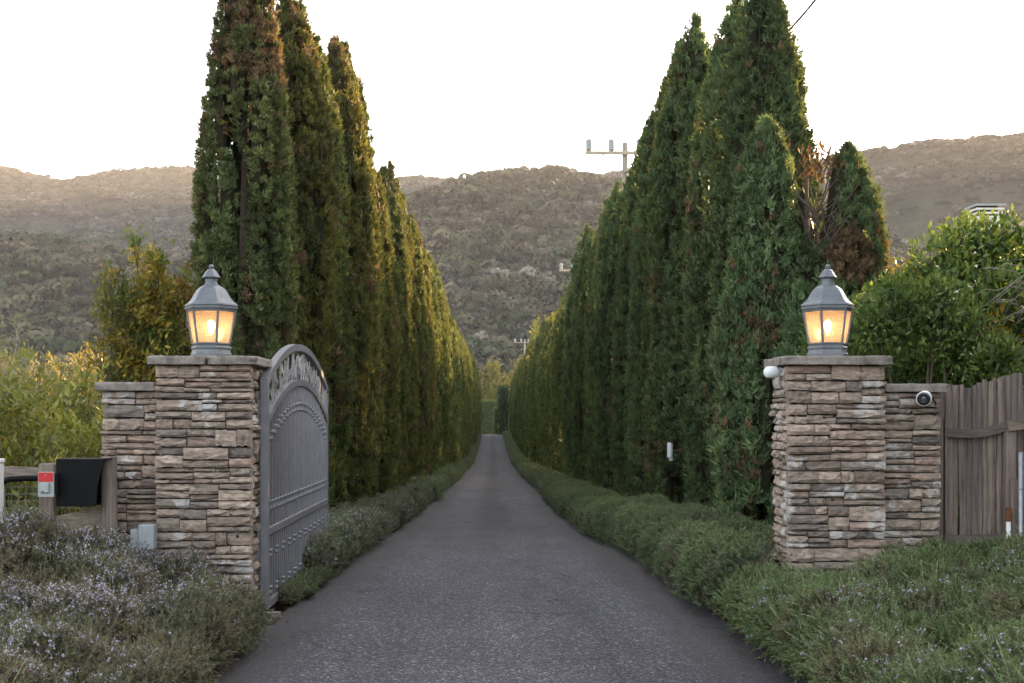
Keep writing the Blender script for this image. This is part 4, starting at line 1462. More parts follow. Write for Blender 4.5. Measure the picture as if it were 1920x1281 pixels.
# ------------------------------------------------------------------ rosemary
def sprigs(P, Nn, rg, length, needles, col, nl=(.018, .030), nw=.0045, up=.7, spread=.35, brown=None, tipcol=None):
    """needle-leaved shoots growing from points P; returns leaf arrays and shoot tips"""
    n = len(P)
    D0 = unit(Nn*(1-up) + np.array([0, 0, up]) + rg.normal(0, spread, (n, 3)))
    bend = rg.normal(0, .35, (n, 3)); bend[:, 2] = np.abs(bend[:, 2])*.6
    L = rg.uniform(*length, n)
    k = needles
    t = (np.arange(k)+.5)/k
    t = np.tile(t, (n, 1)) + rg.uniform(-.03, .03, (n, k))
    pos = P[:, None] + D0[:, None]*(L[:, None]*t)[..., None] + bend[:, None]*(L[:, None]*t**2*.45)[..., None]
    ax = unit(D0[:, None] + bend[:, None]*(t*.9)[..., None])
    ph = rg.uniform(0, 6.28, (n, k))
    r1 = unit(np.cross(ax, np.array([.3, .5, .81])))
    r2 = np.cross(ax, r1)
    rad = r1*np.cos(ph)[..., None] + r2*np.sin(ph)[..., None]
    fw = np.where(t > .85, 1.6, .75)[..., None]
    nd = unit(rad + ax*fw)
    nn = unit(np.cross(nd, np.cross(ax, nd)) + 1e-6)
    sc = np.where(t > .9, .8, 1.0)
    nL = rg.uniform(*nl, (n, k))*sc
    c = col[:, None]*rg.uniform(.8, 1.25, (n, k, 1))
    if tipcol is not None:
        c = c*(1-t[..., None]*.6) + np.asarray(tipcol)*(t[..., None]*.6)*rg.uniform(.85, 1.15, (n, k, 1))
    f = lambda a: a.reshape(-1, 3)
    leaves = tri_leaves(f(pos), f(nd), f(nn), nL.ravel(), np.full(n*k, nw)*rg.uniform(.8, 1.3, n*k), f(c))
    mid = P + D0*L[:, None]*.5 + bend*L[:, None]*.11
    ds = mid-P
    stem = tri_leaves(P, unit(ds), unit(np.cross(ds, np.array([.2, -.9, .35]))), np.linalg.norm(ds, axis=1)*1.9, np.full(n, .006), np.tile((.13, .10, .07), (n, 1)))
    return join_np([leaves, stem]), pos, ax

def flowers(P, rg, size=(.007, .0125), pale=.3):
    n = len(P)
    k = 3
    PP = np.repeat(P, k, 0) + rg.normal(0, .005, (n*k, 3))
    D = unit(rg.normal(0, 1, (n*k, 3)) + np.array([0, -.4, .6]))
    Nn = unit(rg.normal(0, .6, (n*k, 3)) + np.array([0, -.8, .6]))
    Nn = unit(Nn - D*np.sum(Nn*D, 1)[:, None])
    L = rg.uniform(*size, n*k)
    C = lerp_col((.38, .35, .50), (.62, .58, .64), rg.random(n*k))
    return leaf_quads(PP-D*L[:, None]*.4, D, Nn, L, L*.8, C)

def lobed(name, label, lobes, dens, seed, cols, length, needles, nw, nl, tip, flower_p, fl_noise, shoots, keepf=None, up=.4, flz=0.0):
    """rosemary built from overlapping rounded lobes (x, y, z, rx, ry, rz)"""
    rg = np.random.default_rng(seed)
    lob = np.array(lobes, float)
    c0 = lob[:, :3].mean(0); c0[2] = 0
    root = empty(name, tuple(c0), label, 'rosemary shrub', 'rosemary by the gate')
    area = 4*np.pi*((lob[:, 3]*lob[:, 4])**1.6/3 + (lob[:, 3]*lob[:, 5])**1.6/3 + (lob[:, 4]*lob[:, 5])**1.6/3)**(1/1.6)
    n = int(area.sum()*dens)
    idx = rg.choice(len(lob), n, p=area/area.sum())
    u = unit(rg.normal(0, 1, (n, 3)))
    bump = 1 + .62*(fbm(u*lob[idx, 3:6]+lob[idx, :3], .13, seed+2, 3)-.5)
    P = lob[idx, :3] + u*lob[idx, 3:6]*bump[:, None]
    Nn = unit(u/lob[idx, 3:6])
    inside = np.zeros(n, bool)
    for k in range(len(lob)):
        q = np.sum(((P-lob[k, :3])/lob[k, 3:6])**2, 1) < .88
        inside |= q & (idx != k)
    keep = ~inside & (P[:, 2] > .03) & (Nn[:, 2] > -.75)
    if keepf is not None: keep &= keepf(P)
    P, Nn = P[keep], Nn[keep]
    n = len(P)
    P = P - Nn*rg.uniform(.01, .06, (n, 1))
    z = fbm(P, .30, seed+1, 3)
    c = lerp_col(cols[0], cols[1], np.clip((z-.3)*2.2, 0, 1))
    br = (fbm(P+5, .26, seed+9, 3) > .585) & (rg.random(n) < .8)
    c[br] = np.asarray(cols[2])*rg.uniform(.8, 1.2, (br.sum(), 1))
    c *= rg.uniform(.7, 1.35, (n, 1))
    (V, F, C), pos, ax = sprigs(P, Nn, rg, length, needles, c, nl, nw, up, .33, None, tip)
    link_mesh('foliage', np_mesh('foliage', V-c0, F, C), M['rosemary'], root)
    fz = fbm(P, .40, seed+3, 2)
    fm = rg.random(n) < flower_p*np.clip((fz-fl_noise)*6, 0, 1)*np.clip((P[:, 2]-flz)*5, .04, 1)*np.clip(Nn[:, 2]+.5, .1, 1)
    pf = pos[fm]
    if len(pf):
        sel = pf[:, rg.integers(int(needles*.5), needles, 3)].reshape(-1, 3)
        V, F, C = flowers(sel + rg.normal(0, .008, sel.shape), rg)
        link_mesh('blossom', np_mesh('blossom', V-c0, F, C), M['flower'], root)
    if shoots:
        k = rg.integers(0, n, shoots)
        b = P[k] + Nn[k]*.03
        d1 = unit(Nn[k] + rg.normal(0, .5, (shoots, 3)) + np.array([0, 0, .3])); cv = rg.normal(0, 1.4, (shoots, 3))
        ln = rg.uniform(.025, .06, shoots)[:, None]
        pr_ = []
        cc = lerp_col((.13, .175, .075), (.22, .25, .12), rg.random(shoots))
        for q in range(4):
            t0, t1 = q/4, (q+1.15)/4
            q0 = b + d1*ln*t0 + cv*ln*t0*t0*.5; q1 = b + d1*ln*t1 + cv*ln*t1*t1*.5
            dd = q1-q0; l_ = np.linalg.norm(dd, axis=1)
            pr_.append(leaf_quads(q0, dd/l_[:, None], unit(np.cross(dd, np.array([.7, .1, .3]))), l_, np.full(shoots, .0065), cc, 0, .5))
        V, F, C = join_np(pr_)
        link_mesh('young_shoots', np_mesh('young_shoots', V-c0, F, C), M['rosemary'], root)
    # woody interior
    cv_, cf_ = [], []
    A, B = 10, 6
    for l in lob:
        b0 = len(cv_)
        for a_ in range(B+1):
            th = np.pi*a_/B
            for s_ in range(A):
                ph = 2*np.pi*s_/A
                cv_.append((l[0]+l[3]*.80*np.sin(th)*np.cos(ph), l[1]+l[4]*.80*np.sin(th)*np.sin(ph), max(l[2]+l[5]*.80*np.cos(th), .0)))
        for a_ in range(B):
            for s_ in range(A):
                t_ = (s_+1) % A
                cf_.append((b0+a_*A+s_, b0+a_*A+A+s_, b0+a_*A+A+t_, b0+a_*A+t_))
    cv_ = np.array(cv_)
    link_mesh('woody_interior', np_mesh('woody_interior', cv_-c0, np.array(cf_), np.tile((.045, .036, .022), (len(cv_), 1)), True), M['rosemary'], root)
    mb = MB(); rr = random.Random(seed)
    for k in range(60):
        q = P[rr.randrange(n)]
        d_ = Vector((rr.uniform(-1, 1), rr.uniform(-1, .2), rr.uniform(-.15, .5))).normalized()
        ln_ = rr.uniform(.10, .3)
        mb.tube([Vector(q)+d_*ln_*t+Vector((0, 0, .05*math.sin(t*3)))-Vector(c0) for t in (0, .33, .66, 1)], [.004, .0035, .003, .0015], 4, False)
    mb.build('bare_twigs', M['dead_twig'], root)['kind'] = 'stuff'
    return root

def scatter_lobes(seed, x0, x1, y0, y1, gap, hf, inside, r_=(.24, .36), edge=None):
    rr = random.Random(seed); out = []
    y = y0
    while y <= y1:
        x = x0
        while x <= x1:
            X, Y = x+rr.uniform(-.35, .35)*gap, y+rr.uniform(-.35, .35)*gap
            if inside(X, Y):
                r0 = rr.uniform(*r_)
                h = hf(X, Y)*rr.uniform(.78, 1.15)
                rz = min(r0*rr.uniform(.75, 1.0), h*.75)
                out.append((X, Y, h-rz, r0, r0*rr.uniform(.9, 1.2), rz))
            x += gap
        y += gap
    return out

# left: lower front band, a fuller band before the pier, a hump at the picture edge
def hl(X, Y):
    h = float(np.interp(Y, [4.2, 5.2, 6.2, 7.3, 8.3, 8.8], [.36, .43, .42, .47, .57, .57]))
    h += .36*math.exp(-(((X+3.05)/.42)**2+((Y-8.05)/.5)**2)) + .10*math.exp(-(((X+2.1)/.3)**2+((Y-5.3)/.4)**2))
    return h*(.86 if X > -1.95 else 1)*(.62 if X > -2.0 and Y > 7.9 else 1)
inl = lambda X, Y: X < -1.72 - .03*math.sin(Y*3) + .02*(Y-7)*(-1) and X/Y > -.46 and not (X > -2.7 and Y > 8.72) and Y < 8.85
L1 = scatter_lobes(1, -4.0, -1.6, 4.3, 8.7, .38, hl, inl, (.22, .32))
for k, Y in enumerate(np.arange(4.6, 8.25, .24)):      # the skirt along the drive
    L1.append((-1.70+rnd.uniform(-.05, .04), Y, .15+rnd.uniform(-.03, .05), .21, .24, .17))
lobed('rosemary_shrub', 'grey-green rosemary with lilac blossom spilling in front of the gate pier', L1, 1600, 3,
      [(.060, .074, .034), (.098, .102, .056), (.165, .125, .085)], (.045, .095), 12, .0066, (.017, .027), (.17, .16, .105), .65, .42, 500,
      lambda P: (P[:, 0]/P[:, 1] > -.46), .35, .25)

def hr(X, Y):
    h = float(np.interp(Y, [3.4, 4.8, 6.4, 8.0, 9.1], [.50, .50, .48, .44, .45]))
    h += .16*sstep(2.3, 3.2, X) + .04*math.sin(X*3.1+Y*1.7)
    return float(h)
inr = lambda X, Y: X > 1.86 + .03*math.sin(Y*2.7) and X/Y < .47 and (Y < 8.62 or X > 2.9)
L2 = scatter_lobes(2, 1.7, 4.3, 3.7, 8.95, .42, hr, inr, (.27, .36))
for k, Y in enumerate(np.arange(4.2, 8.75, .22)):
    h = .33 if Y < 8 else .29
    L2.append((1.79+rnd.uniform(-.03, .05), Y, .19+rnd.uniform(-.02, .04), .22, .24, .21))
lobed('rosemary_shrub', 'bright green trailing rosemary mound in front of the stake fence', L2, 1450, 5,
      [(.058, .098, .040), (.105, .155, .062), (.13, .105, .072)], (.045, .10), 12, .0066, (.017, .028), (.15, .19, .085), .16, .50, 3000,
      lambda P: (P[:, 0]/P[:, 1] < .47) & (P[:, 1] > 3.4), .3)

def hedge_proto(name, seed, Lh, W, H, dens, needles, cols, nw, nl, length, tip, rough, flower=0.0):
    """a low rounded bush, long axis on y"""
    rg = np.random.default_rng(seed)
    n = int((W+2*H)*Lh*dens)
    s = rg.uniform(-1, 1, n); y = rg.uniform(-Lh/2, Lh/2, n)
    an = s*np.pi*.5
    ex = .45
    cx = np.sign(np.sin(an))*np.abs(np.sin(an))**ex*W/2
    cz = np.abs(np.cos(an))**ex*H
    P = np.stack([cx, y, cz], 1)
    q = 1-.25*np.clip((np.abs(y)/(Lh/2))**4, 0, 1)*rough*1.5
    Nn = unit(np.stack([np.sin(an), y/(Lh*.5)*.3, np.cos(an)*.9+.1], 1))
    bump = (fbm(P+seed*7.7, .38, seed, 3)-.5)*.36*rough + (fbm(P+seed*3.1, .14, seed+2, 2)-.5)*.10
    P[:, 0] *= q; P[:, 2] *= q
    P = P + Nn*bump[:, None] - Nn*rg.uniform(.01, .06, (n, 1))
    c = lerp_col(cols[0], cols[1], np.clip((fbm(P, .3, seed+4, 3)-.3)*2.2, 0, 1))*rg.uniform(.75, 1.3, (n, 1))
    br = (fbm(P+9, .22, seed+6, 2) > .66)
    c[br] = np.asarray(cols[2])*rg.uniform(.8, 1.2, (br.sum(), 1))
    P[:, 2] = np.maximum(P[:, 2], .03)
    (V, F, C), pos, ax = sprigs(P, Nn, rg, length, needles, c, nl, nw, .45, .38, None, tip)
    me = np_mesh(name, V, F, C); me.materials.append(M['rosemary'])
    bl = None
    if flower > 0:
        fm = rg.random(n) < flower*np.clip((fbm(P, .3, seed+8, 2)-.45)*6, 0, 1)
        sel = pos[fm][:, rg.integers(needles//2, needles, 2)].reshape(-1, 3)
        V, F, C = flowers(sel, rg); bl = np_mesh('blossom', V, F, C); bl.materials.append(M['flower'])
    # interior
    mb = MB()
    k = 9
    V, F = [], []
    for j, yy in enumerate(np.linspace(-Lh/2*.96, Lh/2*.96, 7)):
        qq = .80 if 0 < j < 6 else .6
        for i in range(k):
            a = -np.pi/2+np.pi*i/(k-1)
            V.append((np.sign(np.sin(a))*abs(np.sin(a))**ex*W/2*qq, yy, max(0, np.cos(a))**ex*H*qq))
    for j in range(6):
        for i in range(k-1):
            F.append((j*k+i, j*k+i+1, (j+1)*k+i+1, (j+1)*k+i))
    V = np.array(V, float)
    im = np_mesh('woody_interior', V, np.array(F), np.tile((.042, .036, .02), (len(V), 1)), True); im.materials.append(M['rosemary'])
    return me, im, bl
RC = [(.066, .100, .046), (.10, .135, .062), (.13, .12, .09)]
LC = [(.072, .094, .050), (.105, .120, .070), (.15, .13, .11)]
HR = [hedge_proto('foliage', 60+k, 1.9, 1.0, .50, 1250, 11, RC, .0085, (.020, .032), (.04, .08), (.14, .18, .085), .45) for k in range(3)]
HL = [hedge_proto('foliage', 70+k, 1.25, .72, .44, 1300, 11, LC, .0085, (.020, .032), (.04, .08), (.14, .15, .09), 1.0, .3) for k in range(3)]
HF = [hedge_proto('foliage', 80+k, 3.2, .85, .46, 200, 10, RC, .018, (.05, .08), (.10, .17), (.12, .15, .075), .6) for k in range(2)]
def hedge_row(side):
    rg = random.Random(300+side)
    Y = 9.15 if side > 0 else 11.2
    i = 0
    while Y < 186:
        near = Y < 34
        pool = (HR if side > 0 else HL) if near else HF
        Lh = (1.9 if side > 0 else 1.25) if near else 3.2
        Yc = Y + Lh/2
        X = (float(road_r(Yc))+.36 if side > 0 else float(road_l(Yc))-.30)
        if side > 0 and Y < 15: X += .12
        me, im, bl = rg.choice(pool)
        nm = ['nearest', 'second', 'third', 'fourth', 'fifth', 'sixth', 'seventh', 'eighth']
        sd = 'right' if side > 0 else 'left'
        lab = (f'{nm[i]} low {"clipped green" if side > 0 else "grey-green blossoming"} rosemary bush along the {sd} edge of the drive' if i < 8
               else f'low rosemary bush farther along the {sd} edge of the drive')
        sl = float(road_z(Yc+.5)-road_z(Yc-.5))
        root = empty('rosemary_bush', (X, Yc, float(road_z(Yc))), lab, 'rosemary bush', f'rosemary edging on the {sd} of the drive')
        w = rg.uniform(.92, 1.12) if side > 0 else rg.uniform(.82, 1.15)
        if side > 0 and Y < 15: w *= 1.18
        root.scale = (w, 1.08, rg.uniform(.9, 1.08)*(1.0 if side > 0 else rg.uniform(.8, 1.12)))
        root.rotation_euler = (math.atan(sl), 0, (math.pi if rg.random() < .5 else 0) + rg.uniform(-.05, .05))
        link_mesh('foliage', me, None, root); link_mesh('woody_interior', im, None, root)
        if bl: link_mesh('blossom', bl, None, root)
        Y += Lh*(.93 if side > 0 else .97)
        i += 1
hedge_row(1); hedge_row(-1)

# low creeping growth between the gate and the drive
L3 = [(-1.58+rnd.uniform(-.05, .05), Y, .02, rnd.uniform(.10, .15), rnd.uniform(.13, .2), rnd.uniform(.06, .11)) for Y in np.arange(9.9, 12.4, .14)]
L3 += [(-1.90+rnd.uniform(-.08, .08), Y, .03, .17, .2, rnd.uniform(.08, .14)) for Y in np.arange(9.75, 12.4, .2)]
lobed('rosemary_shrub', 'low creeping green rosemary along the foot of the open gate', L3, 1700, 66, [(.060, .088, .038), (.085, .115, .050), (.10, .08, .055)], (.04, .075), 11, .0068, (.018, .028), (.12, .15, .07), .03, .5, 300)
# ------------------------------------------------------------------ broad-leaved shrubs and trees
def branchy(name, label, cat, base, stems, H, spread, rg_seed, leaf_n, leaf_L, leaf_W, cols, mat='broadleaf', twig='bark', droop=.0, lean=(0, 0), crown0=.15, stem_r=.02, twigs=9, tw_len=.5, group=None, fill=None, clumpy=0.0, twmat=None):
    """several stems, twigs on the stems, leaves on the twigs"""
    rg = np.random.default_rng(rg_seed)
    root = empty(name, base, label, cat, group)
    mb = MB(); Pl, Dl = [], []
    for s in range(stems):
        a = 2*np.pi*s/stems + rg.uniform(-.5, .5)
        out = spread*rg.uniform(.25, 1.0)
        h = H*rg.uniform(.68, 1.0)
        x0 = np.array([.08*np.cos(a), .08*np.sin(a), 0])*stem_r*30
        x1 = np.array([out*np.cos(a)+lean[0], out*np.sin(a)+lean[1], h])
        wob = rg.normal(0, .05*H, (2, 3)); wob[:, 2] = 0
        ts = np.linspace(0, 1, 9)
        def cur(t):
            t = np.asarray(t)[..., None]
            p = x0*(1-t) + x1*t + wob[0]*np.sin(np.pi*t)*.8 + wob[1]*np.sin(2*np.pi*t)*.4
            return p
        pts = cur(ts)
        mb.tube([tuple(p) for p in pts], [stem_r*(1-.85*t) for t in ts], 6, False)
        for k in range(twigs):
            t = crown0 + (1-crown0)*(k+rg.random())/twigs
            p = cur(np.array([t]))[0]
            ax = unit(cur(np.array([min(t+.05, 1.0)]))[0]-cur(np.array([t-.05]))[0])
            d = unit(rg.normal(0, 1, 3)*np.array([1, 1, .3]) + ax*.9)
            ln = tw_len*rg.uniform(.5, 1.15)*(1.15-.55*t)
            q = np.stack([p + d*ln*u + np.array([0, 0, (.35-droop)*ln*u*u]) for u in (0, .5, 1)])
            mb.tube([tuple(v) for v in q], [stem_r*.35, stem_r*.22, stem_r*.08], 4, False)
            n = max(3, int(leaf_n/(stems*twigs)))
            u = rg.uniform(.1, 1.08, n)
            b = p + d*(ln*u)[:, None] + np.array([0, 0, 1])*((.35-droop)*ln*u*u)[:, None]
            Pl.append(b + rg.normal(0, .03+.10*ln*(1-clumpy), (n, 3))*np.array([1, 1, .8]))
            dd = unit(d + rg.normal(0, .75, (n, 3)) + np.array([0, 0, .25-droop]))
            Dl.append(dd)
        n = max(6, int(leaf_n/(stems*twigs)))
        Pl.append(cur(rg.uniform(.85, 1.0, n)) + rg.normal(0, .05, (n, 3)))
        Dl.append(unit(rg.normal(0, .6, (n, 3))+np.array([0, 0, .9])))
    mb.build('stems', M[twig], root, True)
    P = np.concatenate(Pl); D = np.concatenate(Dl)
    n = len(P)
    Nn = unit(rg.normal(0, .55, (n, 3)) + np.array([0, -.15, .9]))
    Nn = unit(Nn - D*np.sum(Nn*D, 1)[:, None])
    z = fbm(P+rg_seed, .45, rg_seed, 2)
    C = lerp_col(cols[0], cols[1], np.clip((z-.3)*2.4 + rg.normal(0, .15, n), 0, 1))
    if len(cols) > 2:
        w = (fbm(P+rg_seed*3, .5, rg_seed+5, 2) > cols[3]) & (rg.random(n) < .8)
        C[w] = np.asarray(cols[2])*rg.uniform(.7, 1.25, (w.sum(), 1))
    C *= rg.uniform(.8, 1.2, (n, 1))
    L = rg.uniform(leaf_L*.65, leaf_L*1.2, n)
    V, F, C = leaf_quads(P, D, Nn, L, L*leaf_W, C, .12, .48)
    link_mesh('foliage', np_mesh('foliage', V, F, C), M[mat], root)
    return root

# laurel behind the stake fence: lobed dense crown
def laurel():
    rg = np.random.default_rng(44)
    root = empty('laurel_shrub', (4.9, 12.2, 0), 'big glossy-leaved laurel shrub rising over the stake fence', 'shrub')
    off = np.array(root.location)
    Y = 12.0
    lobes = []
    # (px, py, depth, radius) of lobes
    for px, py, dy, r_ in [(1700, 560, .2, .42), (1760, 500, .3, .45), (1820, 470, .4, .46), (1880, 470, .5, .46), (1950, 480, .5, .5), (1680, 640, .1, .42), (1740, 600, -.1, .46), (1810, 570, -.1, .5), (1890, 570, -.2, .5), (1970, 590, -.1, .5), (1720, 690, -.2, .42), (1790, 670, -.35, .46), (1870, 680, -.2, .48), (1950, 700, -.2, .48), (1660, 700, .2, .38), (1700, 790, 0, .5), (1800, 790, -.2, .55), (1900, 800, -.2, .55), (1990, 800, 0, .55), (1790, 440, .5, .22), (1805, 405, .5, .16), (1900, 425, .6, .3), (1845, 428, .3, .28), (1650, 560, .6, .28), (2040, 520, .6, .5), (1640, 640, .5, .3), (1700, 890, .1, .5), (1800, 900, 0, .55), (1900, 900, 0, .55), (2000, 900, 0, .55), (1730, 1000, .1, .5), (1850, 1000, .1, .55), (1960, 1000, .1, .55)]:
        p = at(px, py+28, Y+dy); lobes.append((p.x, p.y, p.z, r_))
    lobes = np.array(lobes)
    n = 21000
    wts = lobes[:, 3]**2; wts /= wts.sum()
    idx = rg.choice(len(lobes), n, p=wts)
    d = unit(rg.normal(0, 1, (n, 3)))
    r_ = lobes[idx, 3]*rg.uniform(.62, 1.08, n)**.7
    P = lobes[idx, :3] + d*r_[:, None]*np.array([1, 1, .95])
    # thin where it lies inside another lobe
    dist = np.min(np.where(np.arange(len(lobes))[None] == idx[:, None], 9, np.linalg.norm(P[:, None]-lobes[None, :, :3], axis=2)/lobes[None, :, 3]), axis=1)
    keep = dist > .72
    P, d = P[keep], d[keep]; n = len(P)
    D = unit(d*.8 + rg.normal(0, .6, (n, 3)) + np.array([0, 0, .45]))
    Nn = unit(d*.5 + rg.normal(0, .4, (n, 3)) + np.array([0, -.2, .8]))
    Nn = unit(Nn - D*np.sum(Nn*D, 1)[:, None])
    z = fbm(P, .5, 3, 3)
    C = lerp_col((.075, .13, .036), (.17, .235, .06), np.clip((z-.3)*2.3+rg.normal(0, .2, n), 0, 1))
    yl = (rg.random(n) < .5) & (np.linalg.norm((P-np.array(at(1890, 640, Y-.4)))*np.array([1, .5, .8]), axis=1) < .32)
    yl |= (rg.random(n) < .35) & (np.linalg.norm((P-np.array(at(1690, 520, Y)))*np.array([1, .4, .8]), axis=1) < .25)
    C[yl] = lerp_col((.22, .20, .03), (.36, .22, .04), rg.random(yl.sum()))
    C *= rg.uniform(.8, 1.2, (n, 1))
    L = rg.uniform(.055, .105, n)
    V, F, C = leaf_quads(P, D, Nn, L, L*.42, C, .12, .48)
    # long shoots on top
    SP, SD, SN = [], [], []
    mb = MB()
    for px, py, ln in [(1805, 400, .30), (1745, 425, .15), (1880, 420, .22), (1905, 415, .2), (1852, 412, .18), (1700, 490, .12), (1930, 420, .2), (1780, 440, .2), (1660, 520, .12), (1820, 440, .2)]:
        p = np.array(at(px, py, Y+.45)); dr = unit(np.array([rg.uniform(-.15, .2), 0, 1.0]))
        b = p - dr*(ln+.25)
        mb.tube([b-off, p-off], [.006, .002], 5, False)
        m = 16
        u = np.linspace(.3, 1, m)
        SP.append(b + (p-b)*u[:, None]); SD.append(unit(rg.normal(0, .6, (m, 3))+dr*.7)); 
    SP = np.concatenate(SP); SD = np.concatenate(SD); m = len(SP)
    Nn2 = unit(rg.normal(0, .5, (m, 3))+np.array([0, -.4, .6])); Nn2 = unit(Nn2-SD*np.sum(Nn2*SD, 1)[:, None])
    L2 = rg.uniform(.06, .1, m)
    v2 = leaf_quads(SP, SD, Nn2, L2, L2*.42, lerp_col((.11, .16, .035), (.16, .20, .05), rg.random(m)), .12)
    V, F, C = join_np([(V, F, C), v2])
    link_mesh('foliage', np_mesh('foliage', V-off, F, C), M['broadleaf'], root)
    # branches from one base
    for l in lobes[::2]:
        b = np.array([4.6+rg.uniform(-.3, .5), 12.1, .0]); e = l[:3]; mdl = (b+e)/2 + rg.normal(0, .12, 3)
        mb.tube([b-off, mdl-off, e-off], [.045, .03, .01], 6, False)
    mb.build('stems', M['bark'], root, True)
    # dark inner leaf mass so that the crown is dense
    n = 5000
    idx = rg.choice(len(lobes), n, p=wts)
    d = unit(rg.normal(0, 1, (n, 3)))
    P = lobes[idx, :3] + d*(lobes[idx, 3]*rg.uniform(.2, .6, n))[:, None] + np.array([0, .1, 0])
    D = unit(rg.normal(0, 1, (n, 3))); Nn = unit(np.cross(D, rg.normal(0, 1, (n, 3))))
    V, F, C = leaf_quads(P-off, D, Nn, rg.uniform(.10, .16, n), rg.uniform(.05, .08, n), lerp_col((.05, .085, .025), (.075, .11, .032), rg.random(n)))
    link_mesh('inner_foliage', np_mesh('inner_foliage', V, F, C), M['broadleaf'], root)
    # dry vine
    r2 = empty('dry_vine', at(1890, 640, Y-.75), 'pale leafless vine tangled over the laurel', 'vine')
    rr = random.Random(9); mb = MB()
    for k in range(34):
        p = at(1925+rr.uniform(-25, 60), rr.uniform(500, 700), Y-.62) - r2.location
        d = Vector((-1, rr.uniform(-.3, .1), rr.uniform(-.5, .6))).normalized(); ln = rr.uniform(.2, .55)
        dp = rr.uniform(.05, .3)
        mb.tube([p+d*ln*t-Vector((0, .05*math.sin(t*4), dp*t*t)) + Vector((rr.uniform(-.01, .01), 0, rr.uniform(-.02, .02))) for t in np.linspace(0, 1, 6)], [.006, .005, .0045, .004, .003, .0015], 4, False)
    mb.build('vine_stems', M['pale_twig'], r2, True)
    return root
LA = laurel()
for k, (x, y, s, r_) in enumerate([(6.3, 8.2, 1.5, .4), (6.9, 10.6, 1.6, 2.0), (7.9, 13.0, 1.7, 3.4), (7.4, 16.4, 1.6, 1.2), (6.6, 5.6, 1.55, 5.0)]):  # laurels added to keep low sun off the drive and left pier
    q = copy_tree(LA)
    q.location = (x, y, 0); q.scale = (s*.95, s*.95, s*1.05 if y < 15 else 1.06); q.rotation_euler = (0, 0, r_)
    q['label'] = 'tall laurel added beyond the stake fence to block the sun, out to the right'; q['group'] = 'laurels added to block the sun'

q = copy_tree(LA); q.location = (3.75, 11.3, 0); q.scale = (.66, .66, .78); q.rotation_euler = (0, 0, 2.6)  # added to stop sun leaking past the wing wall
q['label'] = 'low laurel added as a sun block just behind the wing wall that carries the camera'
q = copy_tree(LA); q.location = (3.95, 12.5, 0); q.scale = (.6, .6, .85); q.rotation_euler = (0, 0, 4.1)  # added to close the sun gap before the first cypress
q['label'] = 'medium laurel added as a sun block between the split cypress and the big laurel'

def gz(x, y): return float(ground_z(x, y))
def grp(px, py, Y):
    p = at(px, py, Y); return (p.x, p.y, gz(p.x, p.y)), p.z-gz(p.x, p.y)

# bay tree behind the left pier
b, h = grp(285, 440, 15.5)
branchy('bay_tree', 'leafy green and yellow bay tree rising behind the stone pier', 'tree', b, 11, h, .44, 501, 12500, .085, .42, [(.12, .17, .04), (.25, .28, .065), (.42, .32, .06), .56], stem_r=.03, twigs=15, tw_len=.42, crown0=.25)
b, h = grp(222, 500, 15.2)
branchy('bay_tree', 'slender yellowing bay sapling at the pier-side tree group', 'tree', b, 5, h, .34, 502, 2600, .08, .42, [(.09, .11, .026), (.17, .16, .035), (.30, .22, .04), .50], stem_r=.022, twigs=13, tw_len=.34, crown0=.25)
b, h = grp(345, 480, 15.8)
branchy('bay_tree', 'golden-leaved bay sapling against the first cypress', 'tree', b, 5, h, .34, 503, 2800, .08, .42, [(.13, .12, .026), (.20, .15, .035), (.32, .20, .04), .48], stem_r=.022, twigs=12, tw_len=.36, crown0=.3)
# shrubs left of the pier
for px, py, Y, sd, st, nl, sp_, lab in [(60, 655, 11.0, 511, 6, 2300, .40, 'yellow-green leafy shrub above the rail fence'), (150, 700, 11.6, 512, 6, 2600, .36, 'bright green leafy shrub next to the wing wall'), (10, 700, 10.6, 513, 5, 1900, .40, 'olive leafy shrub at the left picture edge'), (105, 735, 10.4, 514, 5, 1500, .34, 'small green shrub right behind the mailbox'), (185, 790, 10.3, 515, 5, 1100, .22, 'low green shrub touching the wing wall')]:
    b, h = grp(px, py, Y)
    branchy('leafy_shrub', lab, 'shrub', b, st, h, sp_, sd, nl, .078, .38, [(.14, .165, .04), (.26, .265, .065), (.36, .29, .06), .64], stem_r=.011, twigs=12, tw_len=.36, crown0=.12, twig='dead_twig')
for px, py, Y, sd, nl, lab in [(40, 598, 12.5, 521, 2600, 'pale grey-leaved willowy shrub behind the yellow-green shrub'), (-25, 620, 12.0, 522, 2200, 'pale willowy shrub cut by the left picture edge')]:
    b, h = grp(px, py, Y)
    branchy('willowy_shrub', lab, 'shrub', b, 9, h, .55, sd, nl, .085, .17, [(.17, .17, .085), (.28, .26, .15)], stem_r=.010, twigs=12, tw_len=.42, crown0=.15, twig='pale_twig', droop=.1)
b, h = grp(140, 630, 13.5)
branchy('bare_sapling', 'almost bare brown sapling standing over the green shrubs', 'tree', b, 3, h, .18, 531, 260, .06, .36, [(.22, .16, .04), (.28, .18, .04)], stem_r=.016, twigs=14, tw_len=.40, crown0=.4, twig='dead_twig')
